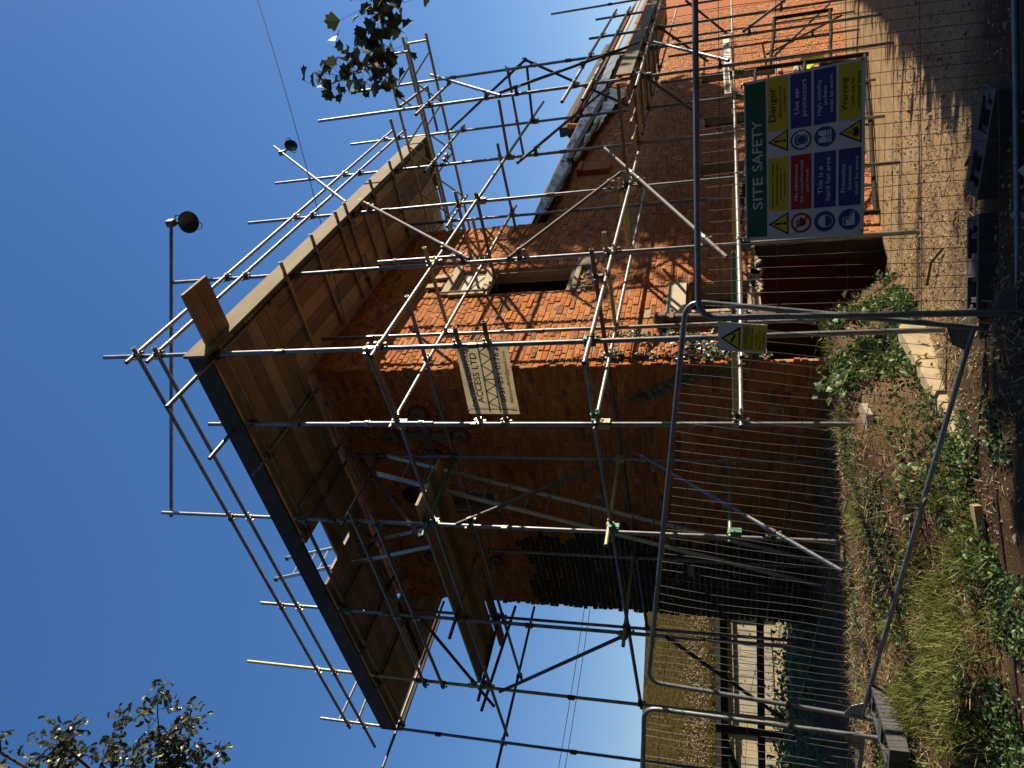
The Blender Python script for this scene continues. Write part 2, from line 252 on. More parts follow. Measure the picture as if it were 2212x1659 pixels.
TUBES=[
('standard',-1.50,-1.30,-1.72,-1.50,-1.30,7.01,'g'),
('standard',-1.50,-0.28,-1.30,-1.50,-0.28,6.03,'g'),
('standard',-1.50,1.34,-1.22,-1.50,1.34,7.63,'g'),
('standard',-1.50,3.27,-1.10,-1.50,3.27,6.84,'g'),
('standard',-1.50,4.96,-1.14,-1.50,4.96,7.84,'y'),
('standard',-1.50,6.58,-1.28,-1.50,6.58,7.02,'g'),
('standard',-0.30,1.27,-1.19,-0.30,1.27,5.21,'g'),
('standard',-0.30,3.17,-1.23,-0.30,3.17,3.40,'g'),
('standard',-0.30,4.84,-1.30,-0.30,4.84,5.14,'g'),
('standard',0.42,-0.28,-1.53,0.42,-0.28,5.38,'g'),
('standard',0.43,-1.30,-2.10,0.43,-1.30,7.40,'g'),
('standard',2.50,-1.30,-2.28,2.50,-1.30,7.39,'g'),
('standard',4.45,-1.30,-2.48,4.45,-1.30,7.95,'g'),
('standard',4.35,-0.30,-2.44,4.35,-0.30,5.49,'g'),
('standard',6.50,-1.30,-2.70,6.50,-1.30,7.28,'g'),
('standard',4.45,-2.30,-2.45,4.45,-2.30,6.66,'g'),
('standard',6.50,-2.30,-2.68,6.50,-2.30,6.83,'g'),
('standard',8.35,-2.30,-2.84,8.35,-2.30,2.39,'g'),
('standard',10.60,-2.30,-3.09,10.60,-2.30,2.54,'g'),
('standard',12.60,-2.30,-3.34,12.60,-2.30,3.94,'g'),
('standard',8.25,-1.30,-2.92,8.25,-1.30,1.02,'g'),
('standard',10.60,-1.30,-3.19,10.60,-1.30,0.98,'g'),
('standard',12.60,-1.30,-3.43,12.60,-1.30,0.97,'g'),
('guard_rail',-1.71,-1.35,6.49,7,-1.35,6.50,'g'),
('guard_rail',-1.71,-1.35,6.20,6.94,-1.35,6.18,'g'),
('ledger',-2.42,-1.25,5.46,6.18,-1.25,5.46,'g'),
('ledger',-2.13,-0.28,5.61,6.37,-0.28,5.50,'g'),
('ledger',-1.73,-1.35,3.38,7.75,-1.35,3.37,'g'),
('ledger',-1.63,-0.33,3.52,4.75,-0.33,3.48,'g'),
('ledger',4.02,-0.33,4.60,5.52,-0.33,4.64,'g'),
('ledger',4,-1.35,4.74,6.68,-1.35,4.80,'g'),
('ledger',3.76,-2.35,4.55,5.84,-2.35,4.60,'g'),
('ledger',4.94,-2.25,5.29,6.28,-2.25,5.23,'g'),
('ledger',-1.95,-1.35,1.16,4.08,-1.35,1.12,'g'),
('ledger',-1.57,-0.33,1.22,4.90,-0.33,1.17,'g'),
('ledger',5.08,-1.25,1.16,18.18,-1.25,1.02,'g'),
('ledger',3.69,-2.35,1.07,13.77,-2.35,1.13,'g'),
('ledger',-1.92,-1.35,-0.20,18.49,-1.35,-0.58,'g'),
('ledger',-1.60,-0.33,-0.21,3.25,-0.33,-0.32,'g'),
('guard_rail',3.37,-2.35,2.11,11.19,-2.35,2.12,'g'),
('guard_rail',3.32,-2.35,1.80,11.21,-2.35,1.81,'g'),
('guard_rail',-1.55,-1.45,6.46,-1.55,6.70,6.45,'g'),
('guard_rail',-1.55,-1.45,6.17,-1.55,7.26,6.13,'g'),
('ledger',-1.45,-1.41,5.40,-1.45,6.49,5.39,'g'),
('ledger',-0.28,-1.39,5.50,-0.28,4.55,5.44,'g'),
('transom',1.12,-1.57,5.43,1.12,-0.10,5.43,'g'),
('transom',1.93,-1.57,5.43,1.93,-0.10,5.43,'g'),
('transom',2.27,-1.57,5.43,2.27,-0.10,5.43,'g'),
('transom',2.79,-1.42,5.43,2.79,-0.10,5.43,'g'),
('transom',3.29,-1.56,5.43,3.29,-0.10,5.43,'g'),
('transom',4.19,-1.56,5.43,4.19,-0.10,5.43,'g'),
('transom',0.24,-1.58,5.43,0.24,-0.10,5.43,'y'),
('transom',-1.86,0.25,5.43,-0.05,0.25,5.43,'g'),
('transom',-1.66,1.60,5.43,-0.05,1.60,5.43,'g'),
('transom',-1.40,1.27,5.43,-0.05,1.27,5.43,'g'),
('transom',-1.62,3.20,5.43,-0.05,3.20,5.43,'g'),
('transom',-1.62,4.25,5.43,-0.05,4.25,5.43,'g'),
('transom',-1.62,5.20,5.43,1.60,5.20,5.43,'g'),
('transom',-1.42,-1.16,3.56,-1.42,-0.24,3.51,'g'),
('transom',-1.58,-1.38,3.50,-1.58,-0.35,3.44,'g'),
('transom',-1.42,-1.06,1.25,-1.42,-0.23,1.26,'gy'),
('transom',-1.42,-1.10,-0.15,-1.42,-0.21,-0.16,'y'),
('transom',0.40,-1.56,3.47,0.40,-0.47,3.44,'y'),
('transom',0.40,-1.58,1.23,0.40,-0.35,1.22,'y'),
('transom',2.45,-1.47,1.27,2.45,-0.11,1.23,'y'),
('transom',2.55,-1.53,1.21,2.55,-0.33,1.20,'gy'),
('ledger',-0.25,-1.68,1.28,-0.25,4.93,1.14,'d'),
('ledger',-0.25,-1.24,3.56,-0.25,6.73,3.53,'g'),
('ledger',-1.45,-0.18,3.48,-1.45,6.44,3.47,'g'),
('ledger',-1.45,-0.19,1.25,-1.45,5.14,1.16,'g'),
('transom',0.40,-1.22,-0.19,0.40,-0.28,-0.19,'gn'),
('transom',2.45,-1.22,-0.25,2.45,-0.12,-0.25,'y'),
('transom',-1.77,1.27,1.25,-0.24,1.27,1.25,'y'),
('transom',-1.56,1.27,-0.10,-0.22,1.27,-0.12,'gy'),
('transom',-1.75,3.20,1.23,-0.20,3.20,1.23,'y'),
('transom',-1.74,1.30,3.53,-0.25,1.30,3.54,'gn'),
('transom',-1.85,3.22,3.60,-0.44,3.22,3.62,'g'),
('transom',-1.76,4.90,3.57,-0.26,4.90,3.60,'g'),
('transom',-1.62,1.33,4.73,-0.12,1.33,4.72,'g'),
('guard_rail',-1.55,1.11,4.55,-1.55,5.05,4.54,'g'),
('guard_rail',-1.55,1.12,4.25,-1.55,5.02,4.23,'g'),
('brace',-1.42,3.41,4.25,-1.42,5.62,3.55,'w'),
('brace',-1.60,1.22,3.11,-0.40,1.22,1.34,'w'),
('brace',-0.22,1.22,1.04,-2,1.22,-1.17,'g'),
('brace',-0.27,1.36,5.03,-1.70,1.36,3.58,'w'),
('brace',-1.56,4.93,3.28,-1.56,3.22,1.21,'w'),
('brace',-1.56,3.20,0.69,-1.56,4.81,-0.77,'w'),
('ledger',0.09,5.05,3.42,-1.83,5.05,3.53,'g'),
('ledger',1.27,6.63,3.58,-1.90,6.63,3.58,'g'),
('ledger',1.16,6.53,5.45,-2.21,6.53,5.49,'g'),
('guard_rail',-1.47,6.63,6.68,-0.28,6.63,6.64,'g'),
('guard_rail',-1.49,6.63,6.32,-0.74,6.63,6.33,'g'),
('transom',4.50,-2.17,5.34,4.50,-1.39,5.32,'y'),
('transom',6.45,-2.22,5.30,6.45,-1.37,5.30,'gn'),
('transom',6.45,-2.29,3.29,6.45,-1.36,3.34,'gn'),
('transom',6.55,-2.32,3.69,6.55,-0.69,3.66,'g'),
('transom',4.50,-2.24,3.37,4.50,-1.32,3.38,'gy'),
('transom',4.50,-1.54,3.53,4.50,0,3.49,'g'),
('transom',2.42,-1.52,3.68,2.42,0.09,3.66,'g'),
('transom',2.50,-1.44,3.40,2.50,0.20,3.38,'d'),
('transom',2.58,-1.03,3.56,2.58,-0.31,3.56,'y'),
('brace',2.64,-1.41,5.30,0.29,-1.41,2.88,'w'),
('brace',0.24,-1.41,2.37,2.83,-1.41,1.29,'w'),
('brace',4.03,-1.41,1.66,-0.11,-1.41,-0.11,'w'),
('brace',6.60,-1.30,5.12,6.60,-2.40,3.34,'w'),
('brace',6.60,-2.41,3.35,6.60,-1.31,1.45,'w'),
('brace',4.21,-2.41,3.25,6.53,-2.41,1.24,'w'),
('brace',3.77,-1.41,3.04,8.86,-1.41,1.85,'w'),
('brace',6.47,-2.41,5.18,4,-2.41,3.19,'g'),
('brace',6.41,-2.41,0.97,4.24,-2.41,-0.22,'g'),
('brace',4.38,-2.36,1.04,4.38,-1.39,-0.10,'w'),
('brace',8.30,-2.36,1.04,8.30,-1.57,0.09,'w'),
('brace',10.50,-2.41,0.55,10.50,-1.62,-0.31,'w'),
('brace',8.56,-2.41,-1.32,6.21,-2.41,-0.50,'g'),
('brace',11.74,-1.41,-2.80,8.97,-1.41,-1.06,'d'),
('brace',13.18,-1.45,-2.73,8.40,-1.45,-1.12,'d'),
('transom',-1.43,-1.48,2.54,-1.43,-0.21,2.53,'d'),
('transom',-1.43,-1.53,2.22,-1.43,-0.21,2.23,'d'),
('transom',4.47,-2.42,1.16,4.47,-1.15,1.16,'g'),
('transom',5.56,-2.44,1.16,5.56,-1.15,1.16,'g'),
('transom',6.66,-2.48,1.16,6.66,-1.15,1.16,'g'),
('transom',7.56,-2.46,1.16,7.56,-1.15,1.16,'g'),
('transom',8.93,-2.47,1.16,8.93,-1.15,1.16,'g'),
('transom',9.93,-2.49,1.16,9.93,-1.15,1.16,'g'),
('transom',4.61,-2.14,1.16,4.61,-1.15,1.16,'g'),
]
OAK= [[[-4.75, 1.54, 5.44], [-4.5, 1.4, 5.48], [-4.31, 1.24, 5.56], [-4.11, 1.09, 5.62]], [[-4.45, 1.52, 5.58], [-4.33, 1.54, 5.5], [-4.26, 1.57, 5.43], [-4.08, 1.49, 5.42]], [[-4.6, 1.75, 5.65], [-4.45, 1.86, 5.45], [-4.33, 1.93, 5.31], [-4.25, 1.99, 5.18]], [[-4.57, 1.9, 5.74], [-4.28, 1.78, 5.73], [-4.18, 1.77, 5.69]], [[-4.9, 1.32, 5.87], [-4.75, 1.27, 5.87], [-4.61, 1.21, 5.87], [-4.45, 1.14, 5.87]], [[-4.8, 1.41, 5.99], [-4.72, 1.48, 5.88]], [[-4.97, 1.35, 6.35], [-4.81, 1.27, 6.38], [-4.71, 1.16, 6.44], [-4.66, 1.09, 6.49]], [[-4.86, 0.94, 6.12], [-4.77, 0.93, 6.09], [-4.66, 0.9, 6.07]], [[-5.13, 1.02, 6.37], [-5.05, 0.98, 6.38]], [[-5.04, 0.91, 6.67], [-4.95, 0.83, 6.71]], [[-4.69, 1.8, 5.91], [-4.62, 1.77, 5.9]]]
SYC= [[[-1.68, -4.49, 2.28], [-1.7, -4.44, 2.31], [-1.73, -4.35, 2.37], [-1.77, -4.23, 2.44], [-1.81, -4.13, 2.48], [-1.87, -4.03, 2.58], [-1.91, -4.0, 2.65], [-1.98, -3.98, 2.77], [-2.0, -3.94, 2.81]], [[-1.49, -4.07, 2.65], [-1.49, -3.98, 2.61], [-1.5, -3.89, 2.59]], [[-1.67, -4.22, 2.49], [-1.62, -4.22, 2.38], [-1.61, -4.23, 2.35]], [[-1.37, -4.08, 2.68], [-1.3, -4.05, 2.51], [-1.29, -4.02, 2.47]], [[-1.65, -4.0, 2.68], [-1.69, -3.93, 2.74], [-1.73, -3.97, 2.82]], [[-1.73, -4.35, 2.37], [-1.76, -4.41, 2.45], [-1.75, -4.45, 2.44]], [[-1.35, -4.47, 2.42], [-1.32, -4.41, 2.33], [-1.31, -4.36, 2.31]], [[-1.73, -4.06, 2.59], [-1.74, -3.94, 2.56], [-1.72, -3.89, 2.5]]]
# ------------------------------------------------------------------ ground
BANK=np.array([(1.9,-.05),(1.2,-.36),(.3,-.62),(-.7,-.72),(-2.0,-.80),(-2.8,-.90),(-3.6,-.72),(-4.05,-.25),(-4.3,.3),(-4.65,1.2),(-5.3,2.6),(-6.5,5),(-9,12),(-14,40),(60,40),(60,.3),(3.5,.3)])
def sdf(x,y):
    # signed distance to the bank outline, positive inside
    x=np.asarray(x,float); y=np.asarray(y,float); d=np.full(x.shape,1e9); ins=np.zeros(x.shape,bool); n=len(BANK)
    for i in range(n):
        a=BANK[i]; b=BANK[(i+1)%n]; e=b-a; px=x-a[0]; py=y-a[1]
        t=np.clip((px*e[0]+py*e[1])/(e@e),0,1); d=np.minimum(d,np.hypot(px-t*e[0],py-t*e[1]))
        c=((a[1]>y)!=(b[1]>y))&(x<(b[0]-a[0])*(y-a[1])/(b[1]-a[1]+1e-12)+a[0]); ins^=c
    return np.where(ins,d,-d)
def wob(x,y):
    return .5*np.sin(2.1*x+1.3*y)+.35*np.sin(4.7*x-3.1*y+1)+.25*np.sin(9.3*y+6.1*x+2)+.15*np.sin(17*x+13*y)
def gz(x,y,detail=True):
    x=np.asarray(x,float); y=np.asarray(y,float)
    dr=-2.0-.097*np.clip(x,-2.8,25)
    d=sdf(x,y)+.04*wob(x*1.7,y*1.7)
    bk=np.minimum(-1.27-.10*np.clip(x,0,6),-1.60+.19*(y+.2)+.32*np.clip(x+3.0,0,1.2))
    w=np.interp(x,(-4.2,-3.4,-2.4),(.14,.3,.5))
    t=np.clip((d+.03)/w,0,1); t=t*t*(3-2*t)
    z=dr+(np.maximum(bk,dr)-dr)*t
    ins=(x>.08)&(y>.08)&(y<4.75)&(x<34); z=np.where(ins,dr-.25,z)
    if detail: z=z+wob(x,y)*(.012+.022*t)*np.where(np.hypot(x,y)<40,1,0)
    return z
def axis(lo,hi,step,far):
    a=list(np.arange(lo,hi+1e-6,step)); k=step
    while a[0]>-far: k*=1.35; a.insert(0,a[0]-k)
    k=step
    while a[-1]<far: k*=1.35; a.append(a[-1]+k)
    return np.array(a)
gx=axis(-7.2,7,.085,600); gy=axis(-6,4.2,.085,600)
X,Y=np.meshgrid(gx,gy,indexing='ij'); Zg=gz(X,Y); nx,ny=X.shape
me=bpy.data.meshes.new('ground')
idx=np.arange(nx*ny).reshape(nx,ny); fc=np.stack([idx[:-1,:-1],idx[1:,:-1],idx[1:,1:],idx[:-1,1:]],-1).reshape(-1,4)
me.from_pydata(np.stack([X,Y,Zg],-1).reshape(-1,3).tolist(),[],fc.tolist())
dd=sdf(X,Y).ravel(); xr,yr=X.ravel(),Y.ravel()
soil=np.clip((dd+.12)/.2,0,1)
pathm=np.clip((-.9-xr-.55*(yr+2.9)+.25*wob(xr,yr)+.6)/1.2,0,1)*(1-soil)
grn=np.clip((dd-3.5)/6,0,1)*soil
far=np.clip((np.hypot(xr,yr)-30)/20,0,1); grn=np.maximum(grn,far)
ca=me.color_attributes.new('zone','FLOAT_COLOR','POINT')
ca.data.foreach_set('color',np.stack([soil,pathm,grn,np.ones_like(soil)],-1).ravel().astype(np.float32))
me.materials.append(M['ground']); me.polygons.foreach_set('use_smooth',[True]*len(fc)); me.update()
g=bpy.data.objects.new('ground',me); COL.objects.link(g); tag(g,'sloping sandy drive and raised earth bank around the building','ground',None,'structure')
def gzf(x,y): return float(gz(np.array([x]),np.array([y]))[0])
# ------------------------------------------------------------------ brick walls
def in_view(p):
    d=V(p)-CAM; w=d.dot(W_)
    if w<.2: return None
    return (1106-1522*d.dot(P_)/w, 829.5-1522*d.dot(R_)/w, w)
BV={}
def brick_base(L,seed):
    r=np.random.default_rng(seed); h=.035; q=L/2; j=lambda s: r.normal(0,s)
    pr=j(.003); c=.006+abs(j(.003))
    back=[(-q,-.035,-h),(q,-.035,-h),(q,-.035,h),(-q,-.035,h)]
    o=[(-q+j(.003),-.006,-h+j(.003)),(q+j(.003),-.006,-h+j(.003)),(q+j(.003),-.006,h+j(.003)),(-q+j(.003),-.006,h+j(.003))]
    i=[(a[0]*(1-c/q),pr+j(.0015),a[2]*(1-c/h)) for a in o]
    return np.array(back+o+i)
BF=[(0,1,5,4),(1,2,6,5),(2,3,7,6),(3,0,4,7),(4,5,9,8),(5,6,10,9),(6,7,11,10),(7,4,8,11),(8,9,10,11)]
def brick_wall(wall,eu,nrm,org,u0,u1,z0,z1,openings,limit,seed,reject=None):
    r=np.random.default_rng(seed); eu=np.array(eu,float); nrm=np.array(nrm,float); org=np.array(org,float); ez=np.array((0,0,1.))
    todo=[]; row=0; z=z0+.041
    while z<z1-.03:
        u=u0-r.random()*.22; hd=row%2==0
        rough_l=r.uniform(-.03,.02)
        while u<u1:
            L=.108 if (r.random()<.33) else .225
            L+=r.normal(0,.006); a,b=max(u,u0+(rough_l if u<=u0 else 0)),min(u+L,u1+r.uniform(-.02,.03)); u+=L+.0125
            segs=[(a,b)]
            for (oa,ob,za,zb) in openings:
                if z+.03>za and z-.03<zb:
                    ns=[]
                    for s in segs:
                        if s[1]<=oa or s[0]>=ob: ns.append(s)
                        else:
                            if s[0]<oa: ns.append((s[0],oa))
                            if s[1]>ob: ns.append((ob,s[1]))
                    segs=ns
            for s in segs:
                if s[1]-s[0]>.045: todo.append(((s[0]+s[1])/2,z,s[1]-s[0]))
        z+=.082; row+=1
    info=[]
    for k,(u,z,L) in enumerate(todo):
        p=org+eu*u+ez*z; q=in_view(p)
        a=0
        if q and -10<q[0]<2222 and -10<q[1]<1669: a=L/(q[2]**2)*abs((V(p)-CAM).normalized().dot(V(nrm)))
        info.append(a)
    order=np.argsort(info)[::-1]; single=set(int(k) for k in order[:limit] if info[k]>0)
    R3=np.stack([eu,nrm,ez],1)
    vs=[];fs=[];ms=[];n=0
    for k,(u,z,L) in enumerate(todo):
        push=r.normal(0,.003)-(.006 if r.random()<.05 else 0)
        c=org+eu*u+ez*z+nrm*push; rot=r.normal(0,.008)
        so=reject is not None and reject(u,z)
        if k in single:
            key=(round(L*100),int(r.integers(0,4)),so)
            if key not in BV:
                bm_=bpy.data.meshes.new('brick'); bm_.from_pydata(brick_base(key[0]/100,key[0]*7+key[1]).tolist(),[],BF); bm_.materials.append(M['soot_and_shade' if so else 'brick']); BV[key]=bm_
            mw=Matrix([list(R3[i])+[c[i]] for i in range(3)]+[[0,0,0,1]])@Matrix.Rotation(rot,4,'Y')
            inst('brick',BV[key],mw,wall)
        else:
            b=brick_base(L,int(r.integers(0,1e9))); b=b@R3.T+c
            vs.append(b); ms+=[1 if so else 0]*9; fs+=[tuple(i+n for i in f) for f in BF]; n+=12
    if vs:
        a=np.concatenate(vs); c=(a.min(0)+a.max(0))/2; me=bpy.data.meshes.new('brickwork'); me.from_pydata((a-c).tolist(),[],fs); me.materials.append(M['brick']); me.materials.append(M['soot_and_shade']); me.polygons.foreach_set('material_index',ms)
        o=bpy.data.objects.new('brickwork',me); COL.objects.link(o); put(o,c,wall); tag(o,kind='stuff')
def wall_core(u0,u1,z0,z1,openings):
    us=sorted({u0,u1,*[min(max(q,u0),u1) for o in openings for q in o[:2]]}); zs=sorted({z0,z1,*[min(max(q,z0),z1) for o in openings for q in o[2:]]})
    out=[]
    for a,b in zip(us,us[1:]):
        for c,d in zip(zs,zs[1:]):
            mu,mz=(a+b)/2,(c+d)/2
            if not any(o[0]<mu<o[1] and o[2]<mz<o[3] for o in openings): out.append((a,b,c,d))
    return out
TOPZ=5.72
tower=thing('brick_tower','tall red brick tower wrapped in scaffold, its sunlit side pierced by an empty window','tower',(2.33,2.4,-2.2))
opR=[(2.03,2.88,2.09,4.02),(1.02,2.0,-.46,.40),(.02,3.16,-2.9,-.56)]
opL=[(2.27,2.64,3.25,4.03)]
D=.28
mb=MB()
for a,b,c,d in wall_core(0.012,4.66,-2.9,TOPZ,opR): mb.bx(a,b,.012,D,c,d)
wr=mb.build('wall',M['mortar'],tower)
brick_wall(wr,(1,0,0),(0,-1,0),(0,0,0),0,4.66,-2.9,TOPZ+.03,opR,150,3)
mb=MB()
for a,b,c,d in wall_core(.012,4.80,-2.2,TOPZ,opL): mb.bx(.012,D if c>-.6 or a>.5 else .06,a if a>.3 else D+.002 if c>-.56 else .015,b,c,d)
wl=mb.build('wall',M['mortar'],tower)
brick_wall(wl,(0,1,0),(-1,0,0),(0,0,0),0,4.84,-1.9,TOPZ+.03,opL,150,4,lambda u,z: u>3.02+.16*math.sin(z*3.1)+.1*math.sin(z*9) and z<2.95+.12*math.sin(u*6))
mb=MB(); mb.bx(D+.01,4.66,4.50,4.79,-2.2,TOPZ); mb.bx(4.35,4.655,D+.01,4.48,-2.9,TOPZ-.01); tag(mb.build('wall',M['brick'],tower))
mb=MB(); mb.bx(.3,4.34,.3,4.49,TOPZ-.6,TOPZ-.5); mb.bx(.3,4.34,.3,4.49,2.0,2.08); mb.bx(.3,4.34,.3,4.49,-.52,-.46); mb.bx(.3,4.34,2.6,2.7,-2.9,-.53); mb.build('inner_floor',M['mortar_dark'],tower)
mb=MB(); mb.bx(3.135,3.157,.03,.30,-2.9,-.57); mb.build('reveal_shade_lining',M['soot_and_shade'],tower)  # dark lining added so the side of the opening reads as shade
# window openings of the sunlit side
def frame_box(par,x0,x1,z0,z1,y0,y1,w,name='window_frame'):
    mb=MB(); mb.bx(x0,x0+w,y0,y1,z0,z1); mb.bx(x1-w,x1,y0,y1,z0,z1); mb.bx(x0+w+.001,x1-w-.001,y0,y1,z1-w,z1); mb.bx(x0+w+.001,x1-w-.001,y0,y1,z0,z0+w); return mb.build(name,M['frame'],par)
f=frame_box(tower,2.035,2.875,2.13,4.015,.06,.15,.055)
mb=MB(); mb.bx(2.1,2.81,.07,.085,3.42,3.94); mb.build('boarding',M['ply'],f)
for a,b in (((2.0,-.03,4.10),(2.95,-.03,4.10)),((2.03,-.035,4.02),(2.03,-.035,3.42)),((2.08,-.04,3.42),(2.86,-.01,3.52)),((2.3,-.04,4.2),(2.3,-.04,4.47)),((2.62,-.045,4.14),(2.62,-.03,4.42))):
    plank(f,'batten',a,b,.13,.045,M['frame'],(0,-1,0))
for q in ((2.7,2.98,-.06,.06,1.86,2.085),(1.98,2.68,-.055,.1,2.0,2.075)): mb=MB(); mb.bx(*q); mb.build('window_sill',M['plaster'],tower)
mb=MB()
for k in range(26):
    x=random.uniform(1.95,3.0); z=random.uniform(1.72,2.06); s=random.uniform(.03,.09); mb.box((x,-.008,z),(s*2,.03,s*.7),Matrix.Rotation(random.uniform(-.3,.3),3,'Y'))
for k in range(34):
    x=random.uniform(1.6,3.3); z=-.50+random.uniform(-.08,.05); s=random.uniform(.03,.1); mb.box((x,-.01,z),(s*1.6,.05,s*.8),Matrix.Rotation(random.uniform(-.6,.6),3,'Y'))
tag(mb.build('broken_mortar',M['plaster'],tower),kind='stuff')
f=frame_box(tower,1.03,1.99,-.45,.39,.08,.16,.05)
mb=MB(); mb.bx(1.0,2.03,-.03,-.004,.405,.66); mb.build('lintel_board',M['ply'],f)
mb=MB(); mb.bx(1.36,1.42,.09,.15,-.39,.33); mb.bx(1.08,1.35,.1,.14,-.1,-.04); mb.build('mullion',M['frame'],f)
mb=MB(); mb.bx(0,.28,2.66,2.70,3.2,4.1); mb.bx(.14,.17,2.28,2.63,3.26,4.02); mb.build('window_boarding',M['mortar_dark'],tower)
# round vent and carved roundels on the shaded side
mb=MB(); cy,cz=2.33,4.56
mb.tube((-.012,cy,cz),(.03,cy,cz),.16,24); mb.build('round_vent',M['glass'],tower)
for k in range(14):
    a=2*math.pi*k/14; mb=MB(); mb.box((-.018,cy+.23*math.cos(a),cz+.23*math.sin(a)),(.04,.085,.11),Matrix.Rotation(a-math.pi/2,3,'X')); mb.build('brick',M['brick'],tower)
def roundel(y,z,s):
    mb=MB()
    for k in range(7):
        a=2*math.pi*k/7+.3; q=[]
        for t in range(10):
            b=2*math.pi*t/10; ly=(.55+.5*math.cos(b))*s*.11; lz=math.sin(b)*s*.075
            q.append((-.075,y+ly*math.cos(a)-lz*math.sin(a),z+ly*math.sin(a)+lz*math.cos(a)))
        c=(-.105,y+.06*s*math.cos(a),z+.06*s*math.sin(a)); n=len(q)
        mb.add(q+[c]+[(.01,p[1],p[2]) for p in q],[(i,(i+1)%n,n) for i in range(n)]+[(i,n+1+i,n+1+(i+1)%n,(i+1)%n) for i in range(n)])
    mb.tube((.0,y,z),(-.12,y,z),.035*s,10,r2=.025*s); mb.build('carved_rosette',M['stone'],tower)
    for k in range(16):
        a=2*math.pi*k/16; mb=MB(); r=.205*s; mb.box((-.012,y+r*math.cos(a),z+r*math.sin(a)),(.04,.068*s,.095*s),Matrix.Rotation(a-math.pi/2,3,'X')); mb.build('brick',M['brick'],tower)
for y,z,s in ((.72,4.01,1.05),(1.49,3.99,1),(1.11,3.48,.95),(1.14,4.56,1.05),(3.73,3.47,.8),(3.73,4.61,.8)): roundel(y,z,s)
mb=MB(); mb.bx(-.05,.01,.84,1.37,3.94,4.06); mb.bx(-.052,.01,1.06,1.19,3.62,4.40); mb.build('stone_cross',M['stone'],tower)
# down pipe stub at the corner
p=thing('down_pipe','rusty brown cast iron down pipe standing by the lower window beside the ivy','pipe',(.88,-.09,-.6))
mb=MB(); mb.path([(.86,-.10,-.7),(.87,-.1,0),(.9,-.10,.70)],.062,14); mb.build('pipe',M['ironpipe'],p,True)
mb=MB(); mb.tube((.9,-.1,.64),(.905,-.1,.76),.085,14); mb.tube((.905,-.1,.76),(.907,-.1,.80),.085,14,r2=.03); mb.build('collar',M['ironpipe'],p,True)
mb=MB(); mb.box((.89,-.1,.56),(.2,.16,.05)); mb.tube((.96,-.16,.56),(.96,-.2,.56),.014,6); mb.build('bracket',M['ironpipe'],p)
# ------------------------------------------------------------------ long hall beyond
hall=thing('brick_hall','long low brick hall with black plastic and tiles on its roof, behind the right-hand scaffold','hall',(11,2.4,-3))
EAV=2.95
opN=[(6.35,6.85,-.95,.35),(9.3,10.1,-1.4,.2),(13.2,14.2,-1.6,.3)]; HX=34
mb=MB()
for a,b,c,d in wall_core(4.672,HX,-4.6,EAV,opN): mb.bx(a,b,.012,.3,c,d)
wn=mb.build('wall',M['mortar'],hall); brick_wall(wn,(1,0,0),(0,-1,0),(0,0,0),4.67,24,-4.5,EAV,opN,290,9)
mb=MB(); mb.bx(4.7,HX,4.6,4.8,-4.6,EAV); mb.bx(HX-.3,HX,.31,4.59,-4.6,EAV); mb.bx(24.03,HX,-.008,.01,-4.6,EAV); mb.build('wall',M['brick'],hall)
for (a,b,c,d) in opN:
    mb=MB(); mb.bx(a+.002,b-.002,.2,.23,c,d); fr=mb.build('window',M['glass'],hall); mb=MB(); mb.bx(a-.05,b+.05,-.07,.1,c-.09,c-.004); mb.build('window_sill',M['plaster'],hall)
mb=MB(); mb.bx(6.96,7.42,-.10,.0,2.05,2.62); mb.bx(6.93,7.45,-.14,.02,2.63,2.72); mb.build('corbel',M['brick'],hall)
EV=3.10
def mkrp(rz):
    sl=(rz-EV)/(2.4+.12)
    def f(x,y,o=0): return V((x,y,EV+(y+.12)*sl))+V((0,-sl,1)).normalized()*o
    return f,V((0,-sl,1)).normalized()
RY=2.4; rp,n1=mkrp(4.80); rq,n2=mkrp(5.22)
def slab(f,n,mat,x0,x1,y0,y1,o,t):
    mb=MB(); mb.prism([f(x0,y0,o),f(x1,y0,o),f(x1,y1,o),f(x0,y1,o)],n*t); return mb.build('roof',mat,hall)
roof=slab(rp,n1,M['frame'],4.68,18.58,-.12,RY,-.06,.05); roof2=slab(rq,n2,M['frame'],18.6,HX,-.12,RY,-.06,.05)
mb=MB(); mb.prism([(4.68,RY+.03,4.66),(18.58,RY+.03,4.66),(18.58,4.95,EAV),(4.68,4.95,EAV)],(0,0,.06)); mb.build('roof',M['tile'],hall)
mb=MB(); mb.prism([(18.6,RY+.03,5.15),(HX,RY+.03,5.15),(HX,4.95,EAV),(18.6,4.95,EAV)],(0,0,.06)); mb.build('roof',M['tile'],hall)
# wrinkled black plastic: over the lower roof and hanging down in front of the wall head
def sheet(f,par,x0,x1,lo,yt,amp):
    mb=MB(); nx=int((x1-x0)/.09); vs=[]; ny=17
    for i in range(nx+1):
        x=x0+(x1-x0)*i/nx; zl=np.interp(x,*lo); zt=EV+.03
        for j in range(ny):
            w=amp*(math.sin(x*9+j*.5)+.7*math.sin(x*17-j*.9+1)+.5*math.sin(j*2.1+x*3))
            if j<10: q=V((x,-.16-.02*math.sin(x*5)-w,zl+(zt-zl)*j/9))
            else: q=f(x,-.12+(yt+.12)*(j-9)/(ny-10),.02+w*.5)
            vs.append(q)
    mb.add(vs,[(i*ny+j,(i+1)*ny+j,(i+1)*ny+j+1,i*ny+j+1) for i in range(nx) for j in range(ny-1)]); return mb.build('plastic_sheet',M['membrane'],par,True)
sheet(rp,roof,4.70,18.58,((4.7,5.6,6.7,7.6,18.58),(2.97,2.90,2.80,2.90,2.88)),RY,.007)
sheet(rp,roof,7.5,13.2,((7.5,10.5,12.6,13.2),(2.80,2.52,2.22,2.45)),.3,.02)
